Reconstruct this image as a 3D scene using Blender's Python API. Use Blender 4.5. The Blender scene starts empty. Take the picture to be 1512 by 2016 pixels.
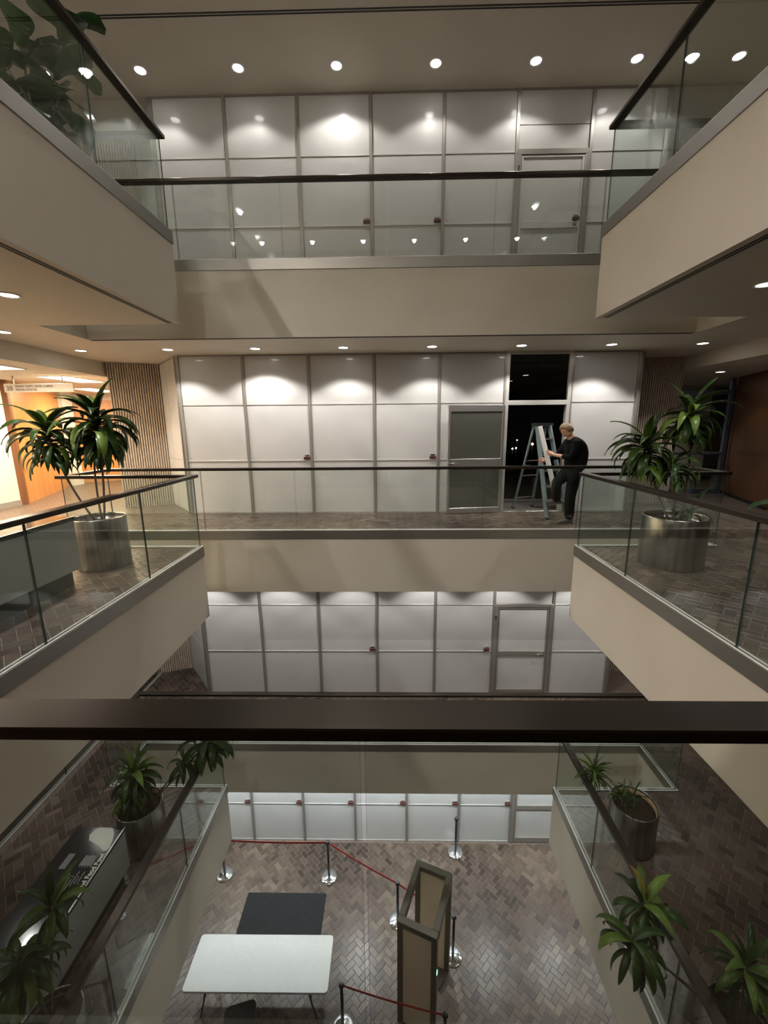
import bpy, math, random
from mathutils import Vector, Matrix
random.seed(7)
S = bpy.context.scene
COL = S.collection

# ------------------------------------------------------------------ camera
FPX, PITCH, YAW, ROLL, H = 817.149, 11.7168, -1.0592, -0.4723, 1.7287
a, b, c = map(math.radians, (PITCH, YAW, ROLL))
FW = Vector((math.sin(b)*math.cos(a), math.cos(b)*math.cos(a), -math.sin(a)))
RT0 = Vector((math.cos(b), -math.sin(b), 0)); UP0 = RT0.cross(FW)
RT = RT0*math.cos(c) + UP0*math.sin(c); UP = -RT0*math.sin(c) + UP0*math.cos(c)
cam = bpy.data.objects.new('camera', bpy.data.cameras.new('camera')); COL.objects.link(cam)
cam.data.sensor_fit = 'HORIZONTAL'; cam.data.sensor_width = 36.0
cam.data.lens = FPX/1512*36.0
cam.data.clip_start = 0.02; cam.data.clip_end = 300
cam.matrix_world = Matrix(((RT.x, UP.x, -FW.x, 0), (RT.y, UP.y, -FW.y, 0), (RT.z, UP.z, -FW.z, H), (0, 0, 0, 1)))
S.camera = cam

# ------------------------------------------------------------------ world (night), exposure
w = bpy.data.worlds.new('night'); S.world = w; w.use_nodes = True
w.node_tree.nodes['Background'].inputs[0].default_value = (0.006, 0.006, 0.007, 1)
w.node_tree.nodes['Background'].inputs[1].default_value = 0.1
S.view_settings.view_transform = 'Standard'; S.view_settings.look = 'None'
S.view_settings.gamma = 1.0; S.view_settings.use_curve_mapping = False
S.view_settings.exposure = 0.95

# lamp strengths (watts of each spot lamp, by floor) and colours
SPOT_FAR = {4: 21, 3: 56, 2: 33, 1: 100}
SPOT_SIDE = {4: 60, 3: 62, 2: 5, 1: 7}
RIGHT_SHARE = {4: .14, 3: .35, 2: 1, 1: 1}     # the right-hand side lamps are dimmed
SPOT_NEAR = {4: 165, 3: 2, 2: 3, 1: 5}
LAMP_COL = {4: (1.0, 0.955, 0.89), 3: (1.0, 0.95, 0.89), 2: (1.0, 0.96, 0.92), 1: (0.91, 0.955, 1.0)}
LENS_EMIT = 12.0

# ------------------------------------------------------------------ dimensions
F1, F2, F3, F4 = -8.207, -4.18, 0.0, 4.18
FZ = {1: F1, 2: F2, 3: F3, 4: F4}
TH = 1.10                        # slab thickness
CEIL = {1: F2-TH, 2: F3-TH, 3: F4-TH, 4: 7.26}
XL, XR, YS, YE, YW = -2.785, 2.66, 5.877, 6.787, 8.318
NL, NR, YN = -4.70, 4.62, 0.90   # notch ends, near edge
CH = 0.147                       # channel height

# ------------------------------------------------------------------ helpers
def mat(name, base=(.8, .8, .8), rough=.5, metal=0.0, coat=0.0, coat_r=.05, spec=.5, emit=None, estr=0.0):
    m = bpy.data.materials.new(name); m.use_nodes = True
    p = m.node_tree.nodes['Principled BSDF']
    p.inputs['Base Color'].default_value = (*base, 1)
    p.inputs['Roughness'].default_value = rough
    p.inputs['Metallic'].default_value = metal
    p.inputs['Coat Weight'].default_value = coat
    p.inputs['Coat Roughness'].default_value = coat_r
    p.inputs['Specular IOR Level'].default_value = spec
    if emit:
        p.inputs['Emission Color'].default_value = (*emit, 1); p.inputs['Emission Strength'].default_value = estr
    return m
def N(m, t, **kw):
    n = m.node_tree.nodes.new(t)
    for k, v in kw.items(): setattr(n, k, v)
    return n
def L(m, o, i): m.node_tree.links.new(o, i)
def P(m): return m.node_tree.nodes['Principled BSDF']
def noisy(m, c1, c2, scale, detail=4, mapping=None, bump=0.0, bump_scale=None, rough=None):
    tc = N(m, 'ShaderNodeTexCoord'); src = tc.outputs['Object']
    if mapping:
        mp = N(m, 'ShaderNodeMapping'); mp.inputs['Scale'].default_value = mapping; L(m, src, mp.inputs[0]); src = mp.outputs[0]
    nz = N(m, 'ShaderNodeTexNoise'); nz.inputs['Scale'].default_value = scale; nz.inputs['Detail'].default_value = detail
    L(m, src, nz.inputs['Vector'])
    r = N(m, 'ShaderNodeValToRGB'); r.color_ramp.elements[0].position = .3; r.color_ramp.elements[1].position = .7
    r.color_ramp.elements[0].color = (*c1, 1); r.color_ramp.elements[1].color = (*c2, 1)
    L(m, nz.outputs['Fac'], r.inputs[0]); L(m, r.outputs[0], P(m).inputs['Base Color'])
    if rough:
        mr = N(m, 'ShaderNodeMapRange'); mr.inputs['To Min'].default_value = rough[0]; mr.inputs['To Max'].default_value = rough[1]
        L(m, nz.outputs['Fac'], mr.inputs['Value']); L(m, mr.outputs[0], P(m).inputs['Roughness'])
    if bump:
        n2 = N(m, 'ShaderNodeTexNoise'); n2.inputs['Scale'].default_value = bump_scale or scale*4; n2.inputs['Detail'].default_value = 3
        L(m, src, n2.inputs['Vector'])
        bp = N(m, 'ShaderNodeBump'); bp.inputs['Strength'].default_value = bump; bp.inputs['Distance'].default_value = .01
        L(m, n2.outputs['Fac'], bp.inputs['Height']); L(m, bp.outputs[0], P(m).inputs['Normal'])
    return m

M = {}
M['paint'] = noisy(mat('beige_paint', rough=.62, spec=.35), (.56, .515, .435), (.60, .555, .47), 1.2, bump=.06, bump_scale=160)
M['ceil'] = noisy(mat('ceiling_plaster', rough=.8, spec=.2), (.60, .555, .47), (.64, .595, .505), 1.0, bump=.08, bump_scale=120)
M['panel'] = noisy(mat('white_panel', rough=.34, spec=.4, coat=.35, coat_r=.05), (.52, .515, .505), (.56, .555, .545), 1.5)
M['mull'] = mat('mullion_grey', (.34, .32, .29), .4, .55)
M['mull_l'] = mat('mullion_light', (.58, .57, .54), .4, .4)
M['steel'] = noisy(mat('brushed_steel', rough=.34, metal=1), (.22, .215, .20), (.46, .45, .42), 1.6, mapping=(12, 12, .25), rough=(.22, .36))
M['shoe'] = noisy(mat('channel_aluminium', rough=.38, metal=.85), (.27, .255, .235), (.31, .295, .275), 5, mapping=(.6, .6, 60), rough=(.3, .45))
M['bronze'] = noisy(mat('dark_bronze', rough=.33, metal=.75), (.045, .036, .028), (.055, .044, .034), 3, mapping=(.4, .4, 50), rough=(.26, .40))
M['dark'] = mat('dark_slot', (.02, .018, .016), .7)
M['chrome'] = mat('chrome', (.82, .83, .85), .10, 1)
M['black'] = mat('black_plastic', (.016, .016, .017), .45)
M['blackmetal'] = mat('black_metal', (.02, .02, .021), .35, .4)
M['whitetrim'] = mat('white_trim', (.75, .73, .70), .4)
M['emit'] = mat('lamp_lens', (1, 1, 1), .4, emit=(1.0, .97, .92), estr=LENS_EMIT)
M['tube'] = mat('fluorescent_lens', (1, 1, 1), .4, emit=(1.0, .90, .74), estr=9.0)
M['woodorange'] = noisy(mat('honey_wood', rough=.38, coat=.2), (.50, .235, .075), (.60, .30, .10), 2.2, detail=6, mapping=(2, 2, .25))
M['wooddark'] = noisy(mat('walnut_wood', rough=.42, coat=.15), (.150, .062, .026), (.205, .090, .038), 2.5, detail=6, mapping=(3, 3, .2))
M['concrete'] = noisy(mat('ribbed_concrete', rough=.85, spec=.2), (.47, .40, .32), (.57, .485, .39), 9, detail=6, bump=.5, bump_scale=70)
M['whitewall'] = mat('white_wall', (.74, .72, .68), .7)
M['tabletop'] = noisy(mat('white_table_plastic', rough=.45), (.50, .50, .475), (.54, .54, .515), 30)
M['mat'] = noisy(mat('charcoal_floor_mat', rough=.95, spec=.1), (.018, .018, .020), (.028, .028, .030), 60, bump=.4, bump_scale=300)
M['belt'] = mat('red_belt', (.42, .020, .018), .6)
M['tan'] = noisy(mat('tan_detector_panel', rough=.5), (.66, .55, .405), (.70, .59, .435), 3)
M['bronzeframe'] = mat('olive_grey_frame', (.11, .10, .075), .45, .2)
M['green'] = mat('green_led', (.1, .8, .2), .4, emit=(.15, 1, .3), estr=6)
M['greybox'] = noisy(mat('grey_laminate', rough=.42, coat=.1), (.27, .275, .268), (.30, .305, .298), 4)
M['casetop'] = mat('dark_glass_top', (.018, .018, .020), .14, 0, coat=.6)
M['print'] = mat('pale_print', (.70, .71, .62), .4)
M['printdim'] = mat('dim_print', (.20, .20, .21), .45)
M['soil'] = noisy(mat('potting_soil', rough=.95, spec=.1), (.025, .018, .012), (.05, .036, .025), 40, bump=.8, bump_scale=60)
M['stem'] = noisy(mat('plant_stem', rough=.8), (.10, .075, .05), (.17, .13, .085), 30)
M['inpot'] = mat('tan_nursery_pot', (.32, .22, .12), .6)
M['skin'] = mat('skin', (.52, .30, .205), .5)
M['hair'] = noisy(mat('light_brown_hair', rough=.6), (.17, .115, .06), (.30, .215, .125), 60, mapping=(1, 1, .3))
M['cloth'] = noisy(mat('black_sweater', rough=.9, spec=.15), (.0035, .0035, .004), (.007, .007, .008), 30)
M['trouser'] = noisy(mat('black_trousers', rough=.85, spec=.15), (.0035, .0035, .0035), (.007, .0065, .0065), 25)
M['shoegrey'] = mat('grey_brown_shoe', (.10, .085, .075), .7)
M['fibre'] = mat('blue_grey_fibreglass', (.17, .22, .23), .45)
M['alu'] = mat('aluminium', (.62, .62, .60), .32, .9)
M['aluwhite'] = mat('pale_aluminium_bar', (.78, .78, .75), .35, .3)
M['redlatch'] = mat('dark_red_latch', (.09, .022, .022), .4)
M['sign'] = mat('grey_sign_face', (.62, .59, .56), .5)
M['signtext'] = mat('sign_lettering', (.13, .11, .11), .6)
M['night'] = mat('night_ground', (.006, .006, .007), .9, spec=.1)
M['balcony'] = mat('balcony_concrete', (.16, .135, .12), .85)
M['bluemetal'] = mat('blue_grey_frame', (.16, .18, .26), .4, .3)
M['farlamp'] = mat('street_lamp_glow', (1, 1, 1), .5, emit=(1, .95, .9), estr=14)
M['farlampw'] = mat('warm_lamp_glow', (1, 1, 1), .5, emit=(1, .55, .25), estr=16)
M['oakbench'] = noisy(mat('oak_bench', rough=.5), (.33, .17, .06), (.40, .21, .08), 4, mapping=(.3, 3, 3))
M['tiletrim'] = mat('ceiling_tile', (.70, .62, .52), .8)

def glass_mat(name, tint, ior=1.5):
    m = bpy.data.materials.new(name); m.use_nodes = True
    nt = m.node_tree; nt.nodes.remove(P(m)); out = nt.nodes['Material Output']
    tr = N(m, 'ShaderNodeBsdfTransparent'); tr.inputs[0].default_value = (*tint, 1)
    gl = N(m, 'ShaderNodeBsdfGlossy'); gl.inputs['Roughness'].default_value = 0.0; gl.inputs['Color'].default_value = (.95, 1, .97, 1)
    geo = N(m, 'ShaderNodeNewGeometry')
    mr = N(m, 'ShaderNodeMapRange'); mr.inputs['To Min'].default_value = ior; mr.inputs['To Max'].default_value = 1/ior
    L(m, geo.outputs['Backfacing'], mr.inputs['Value'])
    fr = N(m, 'ShaderNodeFresnel'); L(m, mr.outputs[0], fr.inputs['IOR'])
    mx = N(m, 'ShaderNodeMixShader'); L(m, fr.outputs[0], mx.inputs[0]); L(m, tr.outputs[0], mx.inputs[1]); L(m, gl.outputs[0], mx.inputs[2])
    L(m, mx.outputs[0], out.inputs['Surface'])
    return m
M['glass'] = glass_mat('guard_glass', (.955, .978, .966))
M['darkglass'] = glass_mat('tinted_door_glass', (.36, .38, .33))
M['doorpane'] = mat('grey_tinted_pane', (.085, .085, .070), .12, coat=.5)
M['lip'] = mat('pale_channel_lip', (.70, .70, .67), .45)
M['edge'] = mat('glass_edge', (.035, .055, .045), .15, spec=.6)

# brick with a tone attribute stored on each brick
def brick_mat():
    m = mat('herringbone_brick', rough=.3, spec=.32)
    at = N(m, 'ShaderNodeAttribute', attribute_name='tone')
    r = N(m, 'ShaderNodeValToRGB'); e = r.color_ramp.elements
    e[0].position = 0; e[0].color = (.055, .040, .032, 1)
    e[1].position = 1; e[1].color = (.20, .15, .112, 1)
    for pos, col in ((.25, (.090, .064, .050, 1)), (.55, (.120, .086, .066, 1)), (.8, (.145, .110, .082, 1))):
        k = e.new(pos); k.color = col
    L(m, at.outputs['Fac'], r.inputs[0])
    tc = N(m, 'ShaderNodeTexCoord'); nz = N(m, 'ShaderNodeTexNoise'); nz.inputs['Scale'].default_value = 26; nz.inputs['Detail'].default_value = 5
    L(m, tc.outputs['Object'], nz.inputs['Vector'])
    mx = N(m, 'ShaderNodeMix', data_type='RGBA', blend_type='MULTIPLY'); mx.inputs[0].default_value = .45
    L(m, r.outputs[0], mx.inputs[6]); L(m, nz.outputs['Color'], mx.inputs[7])
    L(m, mx.outputs[2], P(m).inputs['Base Color'])
    mr = N(m, 'ShaderNodeMapRange'); mr.inputs['To Min'].default_value = .22; mr.inputs['To Max'].default_value = .42
    L(m, nz.outputs['Fac'], mr.inputs['Value']); L(m, mr.outputs[0], P(m).inputs['Roughness'])
    bp = N(m, 'ShaderNodeBump'); bp.inputs['Strength'].default_value = .22; bp.inputs['Distance'].default_value = .006
    L(m, nz.outputs['Fac'], bp.inputs['Height']); L(m, bp.outputs[0], P(m).inputs['Normal'])
    return m
M['brick'] = brick_mat()
def far_brick_mat():
    m = mat('far_paving', rough=.4)
    tc = N(m, 'ShaderNodeTexCoord'); mp = N(m, 'ShaderNodeMapping'); mp.inputs['Rotation'].default_value = (0, 0, math.radians(45))
    L(m, tc.outputs['Object'], mp.inputs[0])
    bt = N(m, 'ShaderNodeTexBrick'); bt.inputs['Scale'].default_value = 1; bt.inputs['Brick Width'].default_value = .2; bt.inputs['Row Height'].default_value = .1
    bt.inputs['Mortar Size'].default_value = .005
    bt.inputs['Color1'].default_value = (.12, .092, .075, 1); bt.inputs['Color2'].default_value = (.15, .112, .09, 1); bt.inputs['Mortar'].default_value = (.20, .16, .135, 1)
    L(m, mp.outputs[0], bt.inputs['Vector']); L(m, bt.outputs[0], P(m).inputs['Base Color'])
    return m
M['paving'] = far_brick_mat()

class MB:
    def __init__(s): s.v = []; s.f = []; s.mi = []; s.sm = []
    def add(s, verts, faces, mi=0, smooth=False):
        o = len(s.v); s.v += [tuple(x) for x in verts]
        for f in faces: s.f.append([o+i for i in f]); s.mi.append(mi); s.sm.append(smooth)
        return s
    def box(s, x0, x1, y0, y1, z0, z1, mi=0, top=None):
        v = [(x0, y0, z0), (x1, y0, z0), (x1, y1, z0), (x0, y1, z0), (x0, y0, z1), (x1, y0, z1), (x1, y1, z1), (x0, y1, z1)]
        s.add(v, [(0, 3, 2, 1), (0, 1, 5, 4), (1, 2, 6, 5), (2, 3, 7, 6), (3, 0, 4, 7)], mi)
        s.add(v[4:], [(0, 1, 2, 3)], mi if top is None else top)
        return s
    def bbox(s, x0, x1, y0, y1, z0, z1, bv=.005, mi=0):   # chamfered box
        def ring(z, i): return [(x0+i, y0+bv+0*i, z), (x0+bv, y0+i, z), (x1-bv, y0+i, z), (x1-i, y0+bv, z), (x1-i, y1-bv, z), (x1-bv, y1-i, z), (x0+bv, y1-i, z), (x0+i, y1-bv, z)]
        rings = [ring(z0, bv), ring(z0+bv, 0), ring(z1-bv, 0), ring(z1, bv)]
        v = [p for r in rings for p in r]; f = [tuple(range(7, -1, -1)), tuple(range(24, 32))]
        for k in range(3):
            for i in range(8):
                j = (i+1) % 8; f.append((k*8+i, k*8+j, (k+1)*8+j, (k+1)*8+i))
        return s.add(v, f, mi)
    def bar(s, p, q, w, h, up=(0, 0, 1), mi=0):           # rectangular bar from p to q
        p = Vector(p); q = Vector(q); d = (q-p).normalized(); u = Vector(up)
        sx = d.cross(u)
        if sx.length < 1e-4: sx = d.cross(Vector((1, 0, 0)))
        sx.normalize(); uz = sx.cross(d).normalized()
        v = []
        for e in (p, q):
            for i, j in ((-1, -1), (1, -1), (1, 1), (-1, 1)): v.append(e + sx*(i*w/2) + uz*(j*h/2))
        return s.add(v, [(3, 2, 1, 0), (4, 5, 6, 7), (0, 1, 5, 4), (1, 2, 6, 5), (2, 3, 7, 6), (3, 0, 4, 7)], mi)
    def tube(s, pts, rad, n=8, mi=0, cap=True):
        pts = [Vector(p) for p in pts]
        if not isinstance(rad, (list, tuple)): rad = [rad]*len(pts)
        v = []; f = []; ref = None
        for i, p in enumerate(pts):
            d = (pts[min(i+1, len(pts)-1)] - pts[max(i-1, 0)]).normalized()
            if ref is None:
                ref = d.cross(Vector((0, 0, 1)))
                if ref.length < 1e-3: ref = d.cross(Vector((1, 0, 0)))
            ref = (ref - d*ref.dot(d)).normalized(); o = d.cross(ref)
            for k in range(n):
                t = 2*math.pi*k/n; v.append(p + (ref*math.cos(t) + o*math.sin(t))*rad[i])
        for i in range(len(pts)-1):
            for k in range(n):
                j = (k+1) % n; f.append((i*n+k, i*n+j, (i+1)*n+j, (i+1)*n+k))
        s.add(v, f, mi, True)
        if cap:
            o = len(s.v)-len(v)
            s.f.append([o+k for k in range(n-1, -1, -1)]); s.mi.append(mi); s.sm.append(False)
            s.f.append([o+(len(pts)-1)*n+k for k in range(n)]); s.mi.append(mi); s.sm.append(False)
        return s
    def lathe(s, prof, n=24, mi=0, c=(0, 0, 0), smooth=True, closed=False):
        v = []; f = []
        for r, z in prof:
            for k in range(n):
                t = 2*math.pi*k/n; v.append((c[0]+r*math.cos(t), c[1]+r*math.sin(t), c[2]+z))
        m = len(prof)
        for i in range(m-1):
            for k in range(n):
                j = (k+1) % n; f.append((i*n+k, i*n+j, (i+1)*n+j, (i+1)*n+k))
        s.add(v, f, mi, smooth)
        o = len(s.v)-len(v)
        if prof[0][0] > 1e-6 and not closed: s.f.append([o+k for k in range(n-1, -1, -1)]); s.mi.append(mi); s.sm.append(False)
        if prof[-1][0] > 1e-6 and not closed: s.f.append([o+(m-1)*n+k for k in range(n)]); s.mi.append(mi); s.sm.append(False)
        return s
    def sweep(s, pts, w0, w1, z0, z1, mi=0, bv=.006):      # mitred rectangular section along a horizontal polyline; w0..w1 to the left of travel
        pts = [Vector((p[0], p[1])) for p in pts]; n = len(pts); prof = [(w0, z0+bv), (w0+bv, z0), (w1-bv, z0), (w1, z0+bv), (w1, z1-bv), (w1-bv, z1), (w0+bv, z1), (w0, z1-bv)]
        v = []
        for i, p in enumerate(pts):
            dirs = []
            if i > 0: dirs.append((p-pts[i-1]).normalized())
            if i < n-1: dirs.append((pts[i+1]-p).normalized())
            nn = [Vector((-d.y, d.x)) for d in dirs]
            if len(nn) == 2: mvec = (nn[0]+nn[1]); mvec = mvec/ (mvec.length_squared/2) if mvec.length > 1e-6 else nn[0]
            else: mvec = nn[0]
            for (wv, z) in prof: v.append((p.x+mvec.x*wv, p.y+mvec.y*wv, z))
        f = [tuple(range(8)), tuple(reversed([(n-1)*8+i for i in range(8)]))]
        for i in range(n-1):
            for k in range(8):
                j = (k+1) % 8; f.append((i*8+j, i*8+k, (i+1)*8+k, (i+1)*8+j))
        return s.add(v, f, mi)
    def mesh(s, name, mats):
        me = bpy.data.meshes.new(name); me.from_pydata(s.v, [], s.f)
        for m in (mats if isinstance(mats, (list, tuple)) else [mats]): me.materials.append(M[m] if isinstance(m, str) else m)
        me.polygons.foreach_set('material_index', s.mi); me.polygons.foreach_set('use_smooth', s.sm)
        me.update(); return me
    def build(s, name, mats, parent=None, **kw): return link(name, s.mesh(name, mats), parent, **kw)

def link(name, data, parent=None, loc=None, rot=None, scale=None, label=None):
    o = bpy.data.objects.new(name, data); COL.objects.link(o)
    if parent: o.parent = parent
    if loc is not None: o.location = loc
    if rot is not None: o.rotation_euler = rot
    if scale is not None: o.scale = scale
    if label: o['label'] = label
    return o
def thing(name, label, cat, loc=(0, 0, 0), rz=0, group=None):
    o = link(name, None, loc=loc, rot=(0, 0, rz)); o['label'] = label; o['category'] = cat; o.empty_display_size = .1
    if group: o['group'] = group
    return o
def tag(o, label, cat, group=None):
    o['label'] = label; o['category'] = cat
    if group: o['group'] = group
    return o
def struct(o, label=None, cat=None):
    o['kind'] = 'structure'
    if label: o['label'] = label
    if cat: o['category'] = cat
    return o
ORD = ['first', 'second', 'third', 'fourth', 'fifth', 'sixth', 'seventh', 'eighth', 'ninth', 'tenth']
GAL = {1: 'ground floor', 2: 'lower gallery', 3: 'middle gallery', 4: 'top gallery'}

# ------------------------------------------------------------------ slabs, floors, ceilings
slab_rects = {
    'common': [(-12, 12, YE, YW+.06), (-12, -4.14, YW+.06, 17), (4.76, 12, YW+.06, 14), (-12, XL-.012, -3, YS-.012), (XR+.012, 12, -3, YS-.012),
               (-12, NL-.012, YS-.012, YE), (NR+.012, 12, YS-.012, YE), (XL-.012, XR+.012, -3, .850)]}
def in_open(x, y): return (XL < x < XR and YN < y < YS) or (NL < x < NR and YS <= y < YE)
SL = {}
for lv in (2, 3, 4):
    mb = MB(); z = FZ[lv]
    for (x0, x1, y0, y1) in slab_rects['common']:
        if lv == 2 and x0 == -12: x0 = -5.72
        if y0 == YE: y0 = YE+.012
        if y1 == YE: y1 = YE+.012
        mb.box(x0, x1, y0, y1, z-TH, z-.007, 0, 1)
    o = mb.build('floor_%d' % lv, ['paint', 'paving']); SL[lv] = o
    struct(o, {2: 'beige slab and brown brick paving of the lower gallery', 3: 'beige slab and brown brick paving of the middle gallery', 4: 'beige slab edge of the top gallery'}[lv], 'floor')
mb = MB().box(-12, 12, -3, 14, F1-.3, F1-.007, 0, 0); SL[1] = struct(mb.build('floor_1', ['paving']), 'brown herringbone brick floor of the ground floor', 'floor')
struct(MB().box(-12, 12, -3, 17, 7.26, 7.5).build('ceiling', ['ceil']), 'beige plaster ceiling over the top gallery', 'ceiling')

# herringbone bricks
def visible(x, y, z):
    d = Vector((x, y, z-H)); dep = d.dot(FW)
    if dep < .3: return 0
    u = 756+FPX*d.dot(RT)/dep; v = 1008-FPX*d.dot(UP)/dep
    if not (-10 < u < 1522 and -10 < v < 2026): return 0
    if 1372 < v < 1466: return 0
    for zz in (0.0, -TH, F2, F2-TH):
        if z < zz-.05:
            t = (zz-H)/(z-H)
            if not in_open(x*t, y*t): return 0
    return FPX/dep * max(.05, abs(d.normalized().z))
def clip(poly, x0, x1, y0, y1):
    def cl(poly, ax, val, keep_gt):
        out = []
        for i in range(len(poly)):
            p, q = poly[i], poly[(i+1) % len(poly)]
            pi = (p[ax] >= val) if keep_gt else (p[ax] <= val); qi = (q[ax] >= val) if keep_gt else (q[ax] <= val)
            if pi: out.append(p)
            if pi != qi:
                t = (val-p[ax])/(q[ax]-p[ax]); out.append((p[0]+t*(q[0]-p[0]), p[1]+t*(q[1]-p[1])))
        return out
    for ax, val, g in ((0, x0, True), (0, x1, False), (1, y0, True), (1, y1, False)):
        if len(poly) < 3: return []
        poly = cl(poly, ax, val, g)
    return poly if len(poly) >= 3 else []
BW, BL, GAP = .1, .2, .007
def brick_geo(poly, cx, cy, top, bot, ch=.004):
    n = len(poly); ar = 0
    v = []
    for (x, y) in poly:
        d = math.hypot(x-cx, y-cy) or 1; k = max(0, 1-ch*1.6/d); v.append((cx+(x-cx)*k, cy+(y-cy)*k, top))
    for (x, y) in poly: v.append((x, y, top-ch))
    for (x, y) in poly: v.append((x, y, bot))
    f = [tuple(range(n))]
    for r in range(2):
        for i in range(n):
            j = (i+1) % n; f.append((r*n+i, (r+1)*n+i, (r+1)*n+j, r*n+j))
    return v, f
def with_tone(me, tones):
    at = me.attributes.new('tone', 'FLOAT', 'FACE'); at.data.foreach_set('value', tones)
brick_shared = {}
def shared_brick(o, k):
    if (o, k) not in brick_shared:
        s = math.sqrt(.5); w_, l_ = BW-GAP, BL-GAP
        rect = [(-l_/2, -w_/2), (l_/2, -w_/2), (l_/2, w_/2), (-l_/2, w_/2)]
        if o == 1: rect = [(-y, x) for x, y in rect]
        rect = [((x-y)*s, (x+y)*s) for x, y in rect]
        v, f = brick_geo(rect, 0, 0, 0, -.02)
        me = bpy.data.meshes.new('brick'); me.from_pydata(v, [], f); me.materials.append(M['brick'])
        with_tone(me, [k/11.0]*len(f)); me.update(); brick_shared[(o, k)] = me
    return brick_shared[(o, k)]
def lay_bricks(lv, rects):
    rnd = random.Random(lv*31+5); z = FZ[lv]; whole = []; rest = MB(); tones = []
    s = math.sqrt(.5)
    for (x0, x1, y0, y1) in rects:
        R_ = max(abs(x0), abs(x1), abs(y0), abs(y1))*1.5
        n = int(R_/BW)+4
        for i in range(-n, n):
            for m in range(-n//2, n//2):
                for o in (0, 1):
                    # cells (i+4m, i),(i+1+4m,i)  /  (i+2+4m, i),(i+2+4m, i-1)
                    if o == 0: cx, cy, hw, hh = (i+4*m+1)*BW, (i+.5)*BW, BL/2, BW/2
                    else: cx, cy, hw, hh = (i+4*m+2.5)*BW, i*BW, BW/2, BL/2
                    wx, wy = (cx-cy)*s, (cx+cy)*s
                    if not (x0-.12 < wx < x1+.12 and y0-.12 < wy < y1+.12): continue
                    hw -= GAP/2; hh -= GAP/2
                    rc = [(cx-hw, cy-hh), (cx+hw, cy-hh), (cx+hw, cy+hh), (cx-hw, cy+hh)]
                    rc = [((x-y)*s, (x+y)*s) for x, y in rc]
                    # patchy colour like fired paving batches
                    patch = .5+.22*math.sin(wx*1.9+lv)+.2*math.sin(wy*2.3+wx*.7)
                    tone = min(1, max(0, rnd.gauss(patch, .22)))
                    inside = all(x0 <= x <= x1 and y0 <= y <= y1 for x, y in rc)
                    vis = visible(wx, wy, z)
                    if inside: whole.append((vis, wx, wy, o, tone))
                    else:
                        pl = clip(rc, x0, x1, y0, y1)
                        if pl:
                            gx = sum(p[0] for p in pl)/len(pl); gy = sum(p[1] for p in pl)/len(pl)
                            v, f = brick_geo(pl, gx, gy, z+rnd.uniform(-.0008, .0008), z-.02); rest.add(v, f); tones += [tone]*len(f)
    whole.sort(key=lambda t: -t[0])
    for idx, (vis, wx, wy, o, tone) in enumerate(whole):
        dz = rnd.uniform(-.001, .0008); tx, ty = rnd.uniform(-.006, .006), rnd.uniform(-.006, .006)
        if idx < 300 and vis > 0:
            link('brick', shared_brick(o, int(tone*11)), SL[lv], loc=(wx, wy, z+dz), rot=(tx, ty, 0))
        else:
            sb = shared_brick(o, 0)
            v = [(p.co.x+wx, p.co.y+wy, p.co.z+z+dz+p.co.y*tx-p.co.x*ty) for p in sb.vertices]; f = [tuple(q.vertices) for q in sb.polygons]
            rest.add(v, f); tones += [tone]*len(f)
    me = rest.mesh('bricks', ['brick']); with_tone(me, tones)
    o = link('bricks', me, SL[lv]); o['kind'] = 'stuff'
e = .062
lay_bricks(1, [(-5.2, 5.2, 3.4, YW-.06)])
lay_bricks(2, [(-5.55, XL-e, 1.6, YS-e), (XR+e, 6.0, 1.6, YS-e), (-5.55, NL-e, YS-e, YE+e), (NR+e, 6.0, YS-e, YE+e), (-5.55, 6.0, YE+e, YW-.01), (-5.9, -4.2, YW-.01, 9.3)])
lay_bricks(3, [(-6.3, XL-e, 1.9, YS-e), (XR+e, 6.2, 1.9, YS-e), (-6.3, NL-e, YS-e, YE+e), (NR+e, 6.2, YS-e, YE+e), (-6.3, 6.2, YE+e, YW-.01)])

# ------------------------------------------------------------------ other room shell
def wallbox(name, x0, x1, y0, y1, z0, z1, m='paint', label='', ):
    return struct(MB().box(x0, x1, y0, y1, z0, z1).build(name, [m]), label, 'wall')
wallbox('wall_back', -12, 12, -3.2, -3, F1-.3, 7.5, 'paint', 'plain beige wall behind the galleries')
for lv in (1, 2, 3, 4): wallbox('wall_back', -5.2, 5.2, -1.25, -1.15, FZ[lv]-.01, CEIL[lv], 'wooddark' if lv == 3 else 'whitewall', 'unseen wall added to shape the light behind the near side of the %s' % GAL[lv])  # unseen walls added to bounce light; middle one dark to dim glass reflections
wallbox('wall_left', -12.2, -12, -3.2, 17.2, F1-.3, 7.5, 'paint', 'plain beige outer wall on the far left')
wallbox('wall_right', 12, 12.2, -3.2, 17.2, F1-.3, 7.5, 'paint', 'plain beige outer wall on the far right')
wallbox('wall_left', -6.9, -6.7, -3, 10.5, F4-.014, 7.26, 'paint', 'beige wall behind the left side of the top gallery')
wallbox('wall_right', 6.6, 6.8, -3, 10.5, F4-.014, 7.26, 'paint', 'beige wall behind the right side of the top gallery')
wallbox('wall_left', -8.0, -7.8, -3, 10.5, F2-TH, F3-TH, 'paint', 'shadowed wall beyond the stair void on the lower gallery')
wallbox('wall_right', 6.4, 6.6, -3, 10.5, F2-.014, F3-TH, 'paint', 'beige wall behind the right side of the lower gallery')
wallbox('wall_left', -6.2, -6.0, -3, 10.5, F1-.014, F2-TH, 'paint', 'beige wall on the left of the ground floor')
wallbox('wall_right', 6.0, 6.2, -3, 10.5, F1-.014, F2-TH, 'paint', 'beige wall on the right of the ground floor')
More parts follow.
